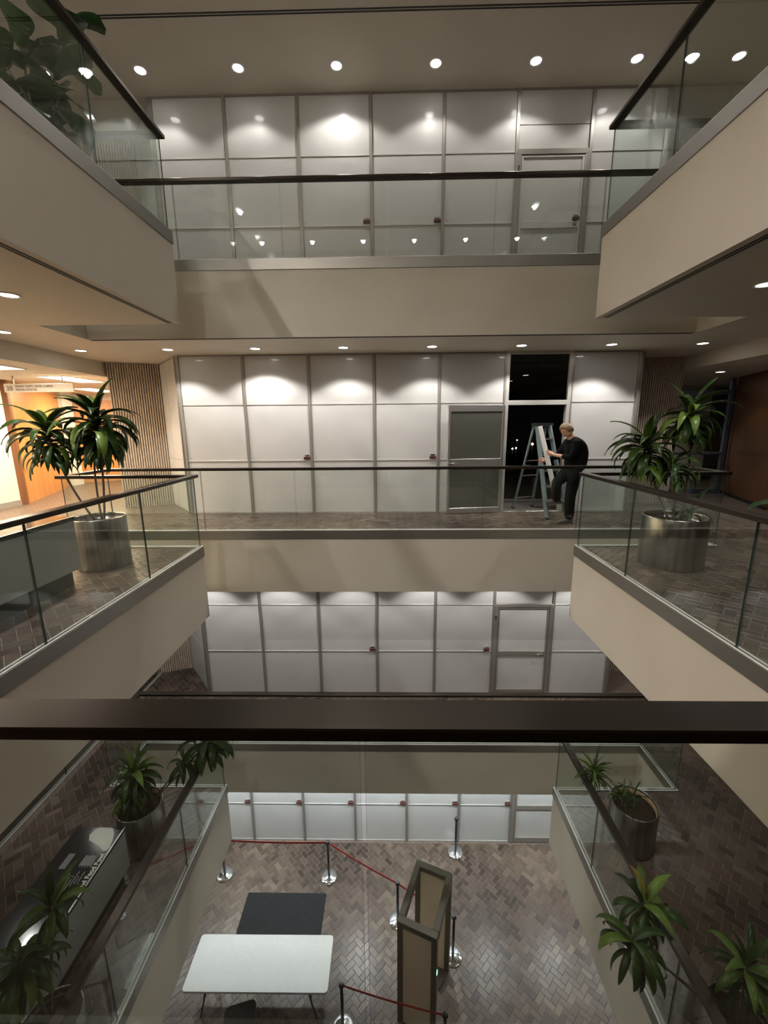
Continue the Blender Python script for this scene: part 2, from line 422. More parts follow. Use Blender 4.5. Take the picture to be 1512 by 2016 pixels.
for lv in (1, 2, 4):
    wallbox('wall_far', -12, -5.0, 9.75, 9.9, FZ[lv]-.014, CEIL[lv], 'paint', 'beige end wall behind the ribbed column, %s left' % GAL[lv])
    wallbox('wall_far', 5.2, 12, 9.75, 9.9, FZ[lv]-.014, CEIL[lv], 'paint', 'beige end wall behind the ribbed column, %s right' % GAL[lv])

# linear slot diffusers in the soffits
def slots(idx, pts, z, label):
    mb = MB()
    for k in (0.035, .075): mb.sweep(pts, k, k+.022, z-.004, z+.002, bv=.001)
    struct(mb.build('trim_%d' % idx, ['dark']), label, 'trim')
slots(1, [(XL-.06, .95), (XL-.06, YS-.06)][::1], F4-TH, 'dark double slot diffuser along the left soffit edge of the top gallery')
slots(2, [(XR+.06, YS-.06), (XR+.06, .95)], F4-TH, 'dark double slot diffuser along the right soffit edge of the top gallery')
slots(3, [(NL, YE-.01), (NR, YE-.01)], F4-TH, 'dark slot along the soffit edge of the far top gallery')
slots(5, [(-4.35, 6.83), (4.35, 6.83)], 7.26, 'dark double slot across the top ceiling')
slots(6, [(XL-.06, .95), (XL-.06, YS-.06)], F3-TH, 'dark slot along the left soffit edge of the middle gallery')
slots(7, [(XR+.06, YS-.06), (XR+.06, .95)], F3-TH, 'dark slot along the right soffit edge of the middle gallery')

# ------------------------------------------------------------------ far walls of white panels
def far_wall(lv, xs, ztop, doors, latches, black=None, xend=None):
    z = FZ[lv]; m2, m1 = z+1.064, z+2.155
    fr = MB().box(xs[0]-.03, xs[-1]+.03, YW+.04, YW+.055, ztop-.03, ztop)
    root = struct(fr.build('wall_far', ['mull']), {4: 'wall of white panels behind the top gallery', 3: 'wall of white panels behind the middle gallery with one doorway open',
                 2: 'wall of white panels behind the lower gallery', 1: 'brightly lit wall of white panels on the ground floor'}[lv], 'wall')
    for x in xs: MB().bbox(x-.028, x+.028, YW-.028, YW+.05, z, ztop, .004).build('mullion', ['mull'], root)
    MB().box(xs[0], xs[-1], YW-.022, YW+.04, ztop-.025, ztop+.0).build('head_rail', ['mull'], root)
    for i in range(len(xs)-1):
        x0, x1 = xs[i]+.028, xs[i+1]-.028
        isdoor = doors.get(i)
        if isdoor is None:
            for (a_, b_) in ((z+.03, m2-.012), (m2+.012, m1-.012), (m1+.012, ztop-.025)):
                p = MB().bbox(x0+.001, x1-.001, YW-.004, YW+.03, a_, b_, .003).build('panel', ['panel'], root)
                if abs(a_-(m2+.012)) < 1e-6:
                    MB().lathe([(0, -.01), (.012, -.01), (.012, 0)], 10).build('fixing', ['mull'], p, loc=(x0+.055, YW-.006, m2+.05), rot=(math.pi/2, 0, 0))
            for zz in (m2, m1): MB().bbox(x0, x1, YW-.016, YW+.04, zz-.012, zz+.012, .003).build('transom', ['mull_l'], root)
            MB().box(x0, x1, YW-.014, YW+.04, z, z+.03).build('sill', ['mull_l'], root)
        elif isdoor == 'closed':
            for (xa, xb) in ((x0-.02, x0+.055), (x1-.055, x1+.02)): MB().bbox(xa, xb, YW-.04, YW+.05, z, m1-.0, .005).build('door_jamb', ['mull'], root)
            MB().bbox(x0, x1, YW-.042, YW+.05, m1-.055, m1+.03, .005).build('door_head', ['mull'], root)
            d0, d1 = x0+.06, x1-.06
            leaf = MB().box(d0, d1, YW-.01, YW+.02, z+.01, m1-.06).build('door_leaf', ['panel'], root)
            for (xa, xb) in ((d0, d0+.035), (d1-.035, d1)): MB().bbox(xa, xb, YW-.03, YW-.008, z+.012, m1-.062, .003).build('stile', ['mull_l' if lv == 4 else 'mull'], leaf)
            MB().bbox(d0+.035, d1-.035, YW-.03, YW-.008, m1-.095, m1-.062, .003).build('top_rail', ['mull_l' if lv == 4 else 'mull'], leaf)
            MB().bbox(d0+.035, d1-.035, YW-.032, YW-.008, m2-.10, m2+.015, .003).build('lock_rail', ['mull_l' if lv == 4 else 'mull'], leaf)
            MB().bbox(d0+.035, d1-.035, YW-.03, YW-.008, z+.012, z+.15, .003).build('bottom_rail', ['mull'], leaf)
            h = MB(); h.tube([(d1-.10, YW-.03, m2-.03), (d1-.10, YW-.085, m2-.03)], .011); h.tube([(d1-.10, YW-.08, m2-.03), (d1-.23, YW-.08, m2-.035)], .010); h.bbox(d1-.13, d1-.07, YW-.04, YW-.03, m2-.07, m2+.01, .002)
            h.build('lever_handle', ['chrome'], leaf)
            MB().bbox(x0-.01, x0+.03, YW-.05, YW-.03, m1-.32, m1-.22, .003).build('hinge', ['chrome'], root)
            if lv == 4:
                zc = m1+.40
                p = MB().bbox(x0, x1, YW-.004, YW+.03, zc+.006, ztop-.025, .003).build('panel', ['panel'], root)
                p = MB().bbox(x0, x1, YW-.004, YW+.03, m1+.03, zc-.006, .003).build('panel', ['panel'], root)
            else: MB().bbox(x0, x1, YW-.004, YW+.03, m1+.03, ztop-.025, .003).build('panel', ['panel'], root)
        elif isdoor == 'open':
            for (xa, xb) in ((x0-.02, x0+.045), (x1-.045, x1+.02)): MB().bbox(xa, xb, YW-.035, YW+.08, z, ztop, .005).build('door_jamb', ['mull_l'], root)
            MB().bbox(x0, x1, YW-.036, YW+.08, m1-.055, m1+.035, .005).build('door_head', ['mull_l'], root)
            MB().bbox(x0, x1, YW-.036, YW+.08, ztop-.05, ztop, .005).build('door_head', ['mull_l'], root)
            MB().box(x0+.045, x1-.045, YW+.02, YW+.03, m1+.035, ztop-.05).build('transom_pane', ['darkglass'], root)
            MB().bbox(x0, x1, YW-.03, YW+.09, z, z+.018, .004).build('door_sill', ['alu'], root)
    for (lx, kz) in latches:
        la = MB().bbox(lx-.062, lx+.062, YW-.045, YW-.004, m2+.028, m2+.075, .005).build('latch', ['redlatch'], root)
        MB().bbox(lx-.045, lx+.045, YW-.022, YW-.004, m2+.09, m2+.115, .003).bar((lx-.02, YW-.02, m2+.075), (lx+.02, YW-.02, m2+.10), .012, .01).build('latch_bracket', ['chrome'], la)
    return root
X0, PW = -.328, 1.258
xs = [X0+n*PW for n in range(-3, 5)]
far_wall(4, xs, 7.26, {5: 'closed'}, [(-.419, 0), (.838, 0), (3.28, 0)])
far_wall(3, xs, CEIL[3], {5: 'open'}, [(-1.68, 0), (.82, 0)])
far_wall(2, xs, CEIL[2], {5: 'closed'}, [(-.434, 0), (2.06, 0)])
xs1 = [.335+1.243*n for n in range(-4, 4)]
far_wall(1, xs1, CEIL[1], {6: 'closed'}, [(x-.10, 0) for x in xs1[1:7]])
# angled return walls of panels
for lv in (2, 3, 4):
    z = FZ[lv]
    for (p, q, sd) in (((-4.13, YW), (-5.03, 9.37), 1), ((4.73, YW), (5.22, 9.3), -1)):
        p, q = Vector(p), Vector(q); ln = (q-p).length; ang = math.atan2(q.y-p.y, q.x-p.x)
        root = struct(MB().box(0, ln, -.02*sd-.02, -.02*sd+.02, CEIL[lv]-.03, CEIL[lv]).build('wall_%s' % ('left' if sd > 0 else 'right'), ['mull'], loc=(p.x, p.y, 0), rot=(0, 0, ang)),
                      'angled return of white panels at the %s end of the %s panel wall' % ('left' if sd > 0 else 'right', GAL[lv]), 'wall')
        y0, y1 = (-.035, 0) if sd > 0 else (0, .035)
        for (xa, xb) in ((.03, ln*.62), (ln*.62+.02, ln)):
            for (za, zb) in ((z+.03, z+1.05), (z+1.075, z+2.143), (z+2.167, CEIL[lv]-.03)):
                MB().bbox(xa, xb, y0, y1, za, zb, .003).build('panel', ['panel'], root)
        MB().box(0, .03, -.04, .04, z, CEIL[lv]-.03).build('mullion', ['mull'], root)
        for zz in (z+1.05, z+2.143): MB().box(.03, ln, y0+.004, y1-.004, zz, zz+.025).build('transom', ['mull_l'], root)
        MB().box(.03, ln, y0, y1, z, z+.03).build('sill', ['mull_l'], root)

# ribbed concrete columns
def ribbed(lv, p, q, depth, label):
    p, q = Vector(p), Vector(q); z0, z1 = FZ[lv]-.012, CEIL[lv]; ln = (q-p).length; d = (q-p)/ln; nrm = Vector((d.y, -d.x))
    n = 21; pr = [(0, 0)]
    for i in range(n):
        t = ln*i/n; w_ = ln/n
        pr += [(t+w_*.12, 0), (t+w_*.24, .042), (t+w_*.66, .042), (t+w_*.84, 0)]
    pr += [(ln, 0), (ln, -depth), (0, -depth)]
    pts = [p + d*t + nrm*o for t, o in pr]
    m = len(pts); mb = MB(); mb.add([(v.x, v.y, z0) for v in pts]+[(v.x, v.y, z1) for v in pts], [(i, (i+1) % m, m+(i+1) % m, m+i) for i in range(m)])
    o = mb.build('ribbed_column', ['concrete']); tag(o, label, 'column'); return o
for lv in (2, 3, 4):
    ribbed(lv, (-5.96, 9.02), (-5.03, 9.38), .5, 'vertically ribbed concrete column at the left end of the %s' % GAL[lv])
    ribbed(lv, (5.22, 9.32), (6.06, 9.1), .5, 'vertically ribbed concrete column at the right end of the %s' % GAL[lv])

# ------------------------------------------------------------------ glass guard rails
def pane(parent, p, q, z0, z1, th=.014):
    p, q = Vector((*p, 0)), Vector((*q, 0)); d = (q-p).normalized(); p = p + d*.006; q = q - d*.006
    zc = (z0+z1)/2
    o = MB().bar((p.x, p.y, zc), (q.x, q.y, zc), th, z1-z0).mesh('glass_pane', ['glass', 'edge'])
    for f in o.polygons:
        if f.index in (0, 1): f.material_index = 1
    return link('glass_pane', o, parent)
def guard(name, label, pts, joints, zf, rail_w=.10):
    """pts: opening edge polyline, travelling with the slab on the left"""
    g = thing(name, label, 'guardrail', (pts[0][0], pts[0][1], zf))
    off = Vector((pts[0][0], pts[0][1]))
    lp = [(Vector(p)-off) for p in pts]
    MB().sweep(lp, .035-rail_w/2, .035+rail_w/2, 1.025, 1.07, bv=.005).build('handrail', ['bronze'], g)
    MB().sweep(lp, .0, .062, -CH, .006, bv=.003).build('base_channel', ['shoe'], g)
    s = MB(); s.sweep(lp, .006, .020, .006, .014, bv=.001); s.sweep(lp, .050, .062, .006, .014, bv=.001); s.build('channel_lip', ['lip'], g)
    # glass line offset
    n = len(lp); gp = []
    for i in range(n):
        dirs = []
        if i > 0: dirs.append((lp[i]-lp[i-1]).normalized())
        if i < n-1: dirs.append((lp[i+1]-lp[i]).normalized())
        nn = [Vector((-d.y, d.x)) for d in dirs]; mv = nn[0] if len(nn) == 1 else (nn[0]+nn[1])/((nn[0]+nn[1]).length_squared/2)
        gp.append(lp[i]+mv*.035)
    for i in range(n-1):
        p, q = gp[i], gp[i+1]; ln = (q-p).length; js = joints[i] if i < len(joints) and joints[i] else None
        if js is None: k = max(1, round(ln/1.5)); js = [ln*j/k for j in range(1, k)]
        cuts = [0]+[j for j in js if 0 < j < ln]+[ln]; d = (q-p)/ln
        for u, v in zip(cuts, cuts[1:]): pane(g, p+d*u, p+d*v, .008, 1.027)
    return g
ring = [(XR, YN+.2), (XR, YS), (NR, YS), (NR, YE), (NL, YE), (NL, YS), (XL, YS), (XL, YN+.2)]
# slab on the right when travelling this way -> reverse
ring = ring[::-1]
jl = [[YS-.2-YN-d for d in (4.33, 2.83, 1.34)], None, None, None, None, None, [1.23, 2.78, 4.3]]
jl[0] = sorted([YS-YN-.2-1.34-1.49*k for k in range(3)]); jl[6] = [1.25+1.58*k for k in range(3)]
jl[3] = None
# travelling reversed ring: left side going +Y has slab on the left hand side
guard('glass_guardrail', 'glass guardrail with dark handrail around the opening of the top gallery', ring, jl, F4)
guard('glass_guardrail', 'glass guardrail with dark handrail around the opening of the middle gallery', ring, jl, F3)
guard('glass_guardrail', 'glass guardrail with dark handrail around the opening of the lower gallery', ring, jl, F2)
# near rail in front of the camera
ng = thing('near_guardrail', 'wide bronze handrail over glass right in front of the viewer', 'guardrail', (0, .854, 0))
MB().bbox(-2.75, 2.62, -.054, .054, 1.037, 1.07, .004).build('handrail', ['bronze'], ng)
MB().box(-2.74, 2.6, -.03, .014, -CH, -.004).build('base_channel', ['shoe'], ng)
s_ = MB(); s_.box(-2.74, 2.6, -.03, -.016, -.004, .002); s_.box(-2.74, 2.6, .0075, .014, -.004, .002); s_.build('channel_lip', ['lip'], ng)
for (u, v) in ((-2.72, -1.58), (-1.58, -.072), (-.072, 1.43), (1.43, 2.58)): pane(ng, (u, 0), (v, 0), .008, 1.037)
# stair-void guard on the lower gallery, far left
guard('glass_guardrail', 'glass guardrail beside the stair void at the left of the lower gallery', [(-5.72, 9.3), (-5.72, 1.2)], [], F2)

# ------------------------------------------------------------------ downlights
trim_me = MB().lathe([(.070, .001), (.102, .001), (.105, -.004), (.101, -.009), (.084, -.008), (.078, -.003), (.070, .001)], 28, closed=True).mesh('trim_ring', ['whitetrim'])
lens_me = MB().lathe([(.0, -.0045), (.080, -.0045), (.080, -.002)], 24).mesh('lens', ['emit'])
def downlight(x, y, z, label, power, col, size=108, blend=.45, group=None, rad=.05):
    t = thing('downlight', label, 'downlight', (x, y, z), group=group)
    link('trim_ring', trim_me, t); link('lens', lens_me, t)
    ld = bpy.data.lights.new('downlight_lamp', 'SPOT'); ld.energy = power; ld.color = col; ld.spot_size = math.radians(size); ld.spot_blend = blend; ld.shadow_soft_size = rad; ld.specular_factor = .6
    link('lamp', ld, t, loc=(0, 0, -.03))
rl = random.Random(3)
for lv in (1, 2, 3, 4):
    z = CEIL[lv]; col = LAMP_COL[lv]; yf = 7.77 if lv == 4 else 7.69
    for k in range(8):
        x = -5.49+1.553*k
        pw = SPOT_FAR[lv]*rl.uniform(.7, 1.15)
        if lv == 4 and k == 3: pw = SPOT_FAR[4]*1.7
        if lv == 3 and k == 2: pw = SPOT_FAR[3]*1.35
        downlight(x, yf, z, 'round recessed downlight by the %s panel wall, %s from the left' % (GAL[lv], ORD[k]), pw, col, size=(140 if lv == 1 else rl.uniform(104, 112) if lv == 2 else rl.uniform(113, 120) if lv == 4 else rl.uniform(108, 115)) + (12 if (lv, k) in ((4, 3), (3, 2)) else 0), blend=.34, group='downlights along the panel walls')
    for sx, nm in ((-3.93, 'left'), (3.74, 'right')):
        for k, y in enumerate((4.57, 3.02, 1.47)):
            downlight(sx, y, z, 'round recessed downlight over the %s side of the %s, %s from the panel wall' % (nm, GAL[lv], ORD[k]), SPOT_SIDE[lv]*(RIGHT_SHARE[lv] if sx > 0 else 1), col, size=150, blend=.8, group='downlights over the side galleries')
    for k in range(6 if lv == 4 else 0):
        downlight(-3.93+1.553*k, -.40, z, 'round recessed downlight above the near side of the %s, %s from the left' % (GAL[lv], ORD[k]), SPOT_NEAR[lv]*(2.6, 1.5, .42, .24, .14, .1)[k], col, size=146, blend=.62, group='downlights over the near gallery')
downlight(-5.35, 4.6, CEIL[2], 'added downlight brightening the floor edge beside the stair void of the lower gallery, nearer one', 14, LAMP_COL[2], size=110)  # this lamp and the next are unseen, added to brighten the void's channel
downlight(-5.35, 6.2, CEIL[2], 'added downlight brightening the floor edge beside the stair void of the lower gallery, farther one', 14, LAMP_COL[2], size=110)
downlight(-5.5, 6.2, CEIL[3], 'round recessed downlight near the left bulkhead of the middle gallery', SPOT_SIDE[3], LAMP_COL[3], size=115)

# ------------------------------------------------------------------ left corridor of the middle gallery
CC = 2.79
struct(MB().box(-6.16, -6.0, -3, 9.3, CC, CEIL[3]).build('trim_8', ['paint']), 'beige bulkhead over the mouth of the left corridor', 'bulkhead')
struct(MB().box(-12, -6.16, -3, 17, CC, CC+.08).build('ceiling_2', ['ceil']), 'low tiled ceiling of the left corridor', 'ceiling')
struct(MB().box(-6.16, -5.4, 9.55, 17, CC, CC+.08).build('ceiling_2', ['ceil']), 'low ceiling behind the ribbed column on the left', 'ceiling')
wallbox('wall_left', -8.75, -8.6, -3, 9.36, -.012, CC, 'whitewall', 'white corridor wall at the left edge of the view')
wallbox('baseboard_left', -8.6, -8.585, -3, 9.36, -.012, .12, 'greybox', 'grey baseboard along the white corridor wall')
wallbox('wall_far', -5.62, -5.45, 9.6, 16.2, -.012, CC, 'whitewall', 'white corridor wall behind the ribbed column')
def slanted(name, p, q, z0, z1, th, mname, parent=None):
    p, q = Vector(p), Vector(q); d = (q-p).normalized(); n_ = Vector((d.y, -d.x))
    v = [(p.x, p.y), (q.x, q.y), (q.x-n_.x*th, q.y-n_.y*th), (p.x-n_.x*th, p.y-n_.y*th)]
    mb = MB(); mb.add([(x, y, z0) for x, y in v]+[(x, y, z1) for x, y in v], [(3, 2, 1, 0), (4, 5, 6, 7), (0, 1, 5, 4), (1, 2, 6, 5), (2, 3, 7, 6), (3, 0, 4, 7)])
    return mb.build(name, [mname], parent)
dr = struct(slanted('door_1', (-9.93, 12.5), (-8.66, 9.46), -.012, CC-.01, .08, 'woodorange'), 'honey coloured wooden door panel in the left corridor', 'door')
slanted('jamb', (-8.66, 9.46), (-8.61, 9.34), -.012, CC-.005, .12, 'wooddark', dr)
struct(slanted('trim_9', (-10.02, 12.66), (-9.94, 12.50), -.012, CC-.01, .1, 'whitewall'), 'white post between the two honey wood panels', 'trim')
dr = struct(slanted('door_2', (-10.4, 13.05), (-8.0, 14.75), -.012, 2.62, .08, 'woodorange'), 'second honey coloured wood panel at the end of the left corridor', 'door')
slanted('header', (-10.4, 13.05), (-8.0, 14.75), 2.62, CC-.002, .08, 'whitewall', dr)
wallbox('wall_far', -8.0, -5.4, 14.75, 14.9, -.012, CC, 'whitewall', 'white end wall of the left corridor')
wallbox('wall_left', -11.2, -9.8, 12.6, 13.0, -.012, CC, 'whitewall', 'white wall beside the second wood panel')
# fluorescent panels; the one deep in the corridor is added to light the wood
for i, (x, y, lab) in enumerate(((-6.85, 7.1, 'bright fluorescent ceiling panel nearest the left edge of the view'), (-6.95, 9.35, 'bright fluorescent ceiling panel above the hanging corridor sign'), (-8.3, 12.0, 'added ceiling panel lighting the wood deep in the left corridor'), (-7.1, 4.2, 'bright fluorescent ceiling panel in the left corridor beside the viewer'))):
    t = thing('ceiling_light_panel', lab, 'ceiling light', (x, y, CC), group='fluorescent corridor lights')
    f_ = MB()
    for (a0, a1, b0, b1) in ((-.31, -.28, -.62, .62), (.28, .31, -.62, .62), (-.28, .28, -.62, -.59), (-.28, .28, .59, .62)): f_.box(a0, a1, b0, b1, -.02, 0)
    f_.build('frame', ['whitetrim'], t)
    for k in range(3): MB().box(-.28+.19*k, -.28+.19*k+.18, -.59, .59, -.008, 0).build('diffuser', ['tube'], t)
    ld = bpy.data.lights.new('panel_lamp', 'AREA'); ld.shape = 'RECTANGLE'; ld.size = .56; ld.size_y = 1.18; ld.energy = 70; ld.color = (1, .74, .46)
    link('lamp', ld, t, loc=(0, 0, -.03))
# hanging sign
sg = thing('hanging_sign', 'pale grey directory sign with dark lettering hanging in the left corridor', 'sign', (-7.23, 8.75, 2.465), rz=math.radians(2))
MB().bbox(-.70, .70, -.015, .015, 0, .17, .004).build('board', ['sign'], sg)
def text(body, parent, mname, size, loc, rot, name='lettering', align='LEFT', bold=0.0, sx=1.0):
    cu = bpy.data.curves.new(name, 'FONT'); cu.body = body; cu.size = size; cu.align_x = align; cu.extrude = .0008; cu.offset = bold
    o = bpy.data.objects.new(name, cu); COL.objects.link(o)
    dg = bpy.context.evaluated_depsgraph_get(); me = bpy.data.meshes.new_from_object(o.evaluated_get(dg)); bpy.data.objects.remove(o)
    me.materials.clear(); me.materials.append(M[mname]); me.name = name
    return link(name, me, parent, loc=loc, rot=rot, scale=(sx, 1, 1))
text('3B', sg, 'signtext', .13, (-.655, -.0165, .035), (math.pi/2, 0, 0), bold=.002)
text('RESIDENT COURTS - JUDGES CHAMBERS', sg, 'signtext', .062, (-.47, -.0165, .098), (math.pi/2, 0, 0), bold=.0015, sx=.68)
text('PRISONER DETENTION', sg, 'signtext', .062, (-.47, -.0165, .03), (math.pi/2, 0, 0), bold=.0015, sx=.68)
hg = MB()
for x in (-.5, .5): hg.bar((x, 0, .17), (x, 0, .33), .02, .02)
hg.build('hanger', ['mull'], sg)

# ------------------------------------------------------------------ right corridor of the middle gallery
struct(MB().box(6.05, 6.2, -3, 9.5, 2.81, CEIL[3]).build('trim_10', ['paint']), 'beige bulkhead over the mouth of the right corridor', 'bulkhead')
struct(MB().box(6.2, 12, -3, 14, 2.81, 2.89).build('ceiling_3', ['ceil']), 'low ceiling of the right corridor', 'ceiling')
struct(slanted('wall_right', (8.35, 10.55), (7.58, 8.38), -.012, 2.81, .12, 'wooddark'), 'dark walnut wood wall at the right edge of the view', 'wall')
struct(slanted('baseboard_right', (8.33, 10.55), (7.56, 8.38), -.012, .07, .02, 'dark'), 'dark baseboard below the walnut wall', 'baseboard')
gz = thing('glazed_screen', 'blue-grey framed glass screen at the end of the right corridor', 'glass screen', (7.45, 10.55, -.012))
for (xa, xb, za, zb) in ((-1.3, -1.22, 0, 2.80), (.74, .84, 0, 2.80), (-1.22, .74, 2.42, 2.52), (-1.22, .74, 0, .12), (-1.22, .74, .98, 1.04)):
    MB().bbox(xa, xb, -.04, .04, za, zb, .005).build('frame_bar', ['bluemetal'], gz)
for (za, zb) in ((.12, .98), (1.04, 2.42), (2.52, 2.80)): MB().box(-1.22, .74, -.006, .006, za, zb).build('glass_pane', ['glass'], gz)
struct(MB().box(6.0, 9.6, 13.0, 13.1, -.012, 2.81).build('wall_far', ['paint']), 'dim beige wall behind the right glass screen', 'wall')
downlight(7.09, 9.48, 2.81, 'round recessed downlight in the low ceiling in front of the right glass screen', 6, (1, .9, .78), size=110)
downlight(7.5, 11.6, 2.81, 'round recessed downlight seen through the right glass screen', 26, (1, .92, .85), size=110)
bn = thing('wooden_bench', 'orange wood bench at the right edge beside the walnut wall', 'bench', (7.82, 7.72, 0), rz=math.radians(90))
wallbox('wall_right', 8.6, 8.75, -3, 8.4, -.012, 2.81, 'wooddark', 'walnut wall behind the orange wood bench')
MB().bbox(-.6, .6, -.22, .22, .42, .47, .006).build('seat', ['oakbench'], bn)
for x in (-.57, .53): MB().bbox(x, x+.05, -.2, .2, 0, .42, .005).build('end_panel', ['oakbench'], bn)

# ------------------------------------------------------------------ outside the open doorway
struct(MB().box(-4.1, 4.7, YW+.1, 9.5, -.25, 0).build('floor_5', ['balcony']), 'dark balcony floor outside the open doorway', 'floor')
struct(MB().bbox(-4.1, 4.7, 9.36, 9.5, 0, .06, .01).build('trim_11', ['balcony']), 'low kerb at the edge of the dark balcony', 'kerb')
struct(MB().box(-60, 60, 12, 160, -9.2, -9.0).build('floor_6', ['night']), 'black night ground outside', 'ground')
for yy, (xx, zz, r, mn, lab) in zip((46, 38, 40, 42), ((11.90, .10, .055, 'farlamp', 'small white street light highest in the dark doorway'), (11.505, -.374, .065, 'farlamp', 'small white street light at the left of the dark doorway'), (11.843, -.424, .07, 'farlamp', 'small white street light beside the ladder leg in the doorway'), (13.358, -.15, .11, 'farlampw', 'warm orange street light seen between the ladder legs'))):
    t = thing('street_lamp', lab, 'street lamp', (xx*yy/40, yy, -9.0), group='distant street lamps')
    MB().tube([(0, 0, 0), (0, 0, 9+zz)], [.05, .03], 6).build('pole', ['blackmetal'], t)
    MB().lathe([(0, -r), (r*.7, -r*.7), (r, 0), (r*.7, r*.7), (0, r)], 10).build('lamp_head', [mn], t, loc=(0, 0, 9+zz))

# open door leaf swung back against the panels
od = thing('open_door', 'tinted glass door with aluminium frame swung open against the white panels', 'door', (2.185, 8.235, .012), rz=math.radians(180+7))
W_, HT = 1.11, 2.09
for (xa, xb) in ((0, .05), (W_-.05, W_)): MB().bbox(xa, xb, -.022, .022, 0, HT, .004).build('stile', ['alu'], od)
for nm, za, zb in (('bottom_rail', 0, .11), ('lock_rail', .93, 1.075), ('top_rail', HT-.12, HT)): MB().bbox(.05, W_-.05, -.022, .022, za, zb, .004).build(nm, ['alu'], od)
for (za, zb) in ((.11, .93), (1.075, HT-.12)): MB().box(.05, W_-.05, -.005, .005, za, zb).build('glass_pane', ['doorpane'], od)
hd = MB()
hd.tube([(W_-.06, .02, 1.0), (W_-.06, .075, 1.0)], .011); hd.tube([(W_-.06, .07, 1.0), (W_-.19, .07, .995)], .010)
hd.bbox(W_-.085, W_-.035, .022, .03, .96, 1.04, .002); hd.build('lever_handle', ['chrome'], od)

# ------------------------------------------------------------------ ground floor furniture
tb = thing('folding_table', 'long white folding table on the ground floor', 'table', (-2.32, 5.49, F1), rz=math.radians(.3))
def rounded_top(mb, hx, hy, r, z0, z1, n=5):
    pts = []
    for cx, cy, a0 in ((hx-r, hy-r, 0), (-hx+r, hy-r, 90), (-hx+r, -hy+r, 180), (hx-r, -hy+r, 270)):
        for k in range(n+1):
            t = math.radians(a0+90*k/n); pts.append((cx+r*math.cos(t), cy+r*math.sin(t)))
    m = len(pts); e_ = .006
    rr = [(1-e_/hx, z0), (1, z0+e_), (1, z1-e_), (1-e_/hx, z1)]
    v = [(x*k, y*k, z) for k, z in rr for x, y in pts]
    f = [tuple(range(m-1, -1, -1)), tuple(range(3*m, 4*m))]
    for q in range(3):
        for i in range(m): f.append((q*m+i, q*m+(i+1) % m, (q+1)*m+(i+1) % m, (q+1)*m+i))
    return mb.add(v, f)
rounded_top(MB(), 1.22, .40, .05, .70, .745).build('table_top', ['tabletop'], tb)
for sx in (-1, 1):
    for sy in (-1, 1):
        MB().tube([(sx*.86, sy*.30, .70), (sx*.92, sy*.30, .35), (sx*1.0, sy*.31, 0)], .014).build('leg', ['blackmetal'], tb)
    MB().tube([(sx*.91, -.30, .40), (sx*.91, .30, .40)], .011).build('cross_bar', ['blackmetal'], tb)
    MB().tube([(sx*.90, 0, .42), (sx*.35, 0, .69)], .010).build('brace', ['blackmetal'], tb)
mt = MB().bbox(-.85, .85, -.65, .65, 0, .012, .004).build('floor_mat', ['mat'], loc=(-2.30, 6.47, F1+.001)); tag(mt, 'charcoal floor mat behind the white folding table', 'floor mat')

ch = thing('office_chair', 'black chair tucked under the front of the white folding table', 'chair', (-2.5, 4.86, F1), rz=math.radians(15))
for k in range(5):
    t = 2*math.pi*k/5; lg = MB().bar((0, 0, .10), (.30*math.cos(t), .30*math.sin(t), .07), .05, .03).build('leg', ['black'], ch)
    MB().lathe([(0, -.03), (.03, -.03), (.03, .03), (0, .03)], 10).build('caster', ['black'], lg, loc=(.30*math.cos(t), .30*math.sin(t), .031), rot=(math.pi/2, 0, t))
MB().tube([(0, 0, .09), (0, 0, .42)], .028).build('gas_column', ['blackmetal'], ch)
rounded_top(MB(), .25, .25, .08, .42, .49).build('seat', ['black'], ch)
MB().bar((0, -.2, .44), (0, -.30, .62), .06, .02, up=(1, 0, 0)).build('back_support', ['blackmetal'], ch)
MB().bbox(-.22, .22, -.34, -.29, .52, .69, .02).build('backrest', ['black'], ch)

# stanchions with red belts
base_me = MB().lathe([(0, 0), (.170, 0), (.175, .012), (.165, .024), (.12, .036), (.06, .046), (.03, .052), (0, .052)], 32).mesh('base', ['chrome'])
post_me = MB().tube([(0, 0, .05), (0, 0, .93)], .026, 14).mesh('post', ['blackmetal'])
head_me = MB().lathe([(0, .92), (.034, .92), (.036, .925), (.036, .985), (.030, .995), (0, .998)], 18).bbox(-.046, .046, -.014, .014, .93, .985, .004).mesh('belt_cassette', ['black'])
ST = {'A': (-3.81, 7.48, 'chrome based stanchion half hidden behind the left gallery edge'), 'B': (-1.44, 7.45, 'black stanchion standing behind the charcoal floor mat'),
      'C': (.09, 6.63, 'black stanchion left of the walk-through detector'), 'D': (1.13, 6.06, 'black stanchion right of the walk-through detector'),
      'E': (1.48, 8.04, 'black stanchion alone by the white ground floor panels'), 'G': (-.857, 5.075, 'black stanchion to the right of the white folding table'),
      'H': (.80, 4.74, 'black stanchion at the bottom edge in front of the detector')}
for k, (x, y, lab) in ST.items():
    t = thing('stanchion', lab, 'stanchion', (x, y, F1), group='belt stanchions on the ground floor')
    link('base', base_me, t); link('post', post_me, t); link('belt_cassette', head_me, t)
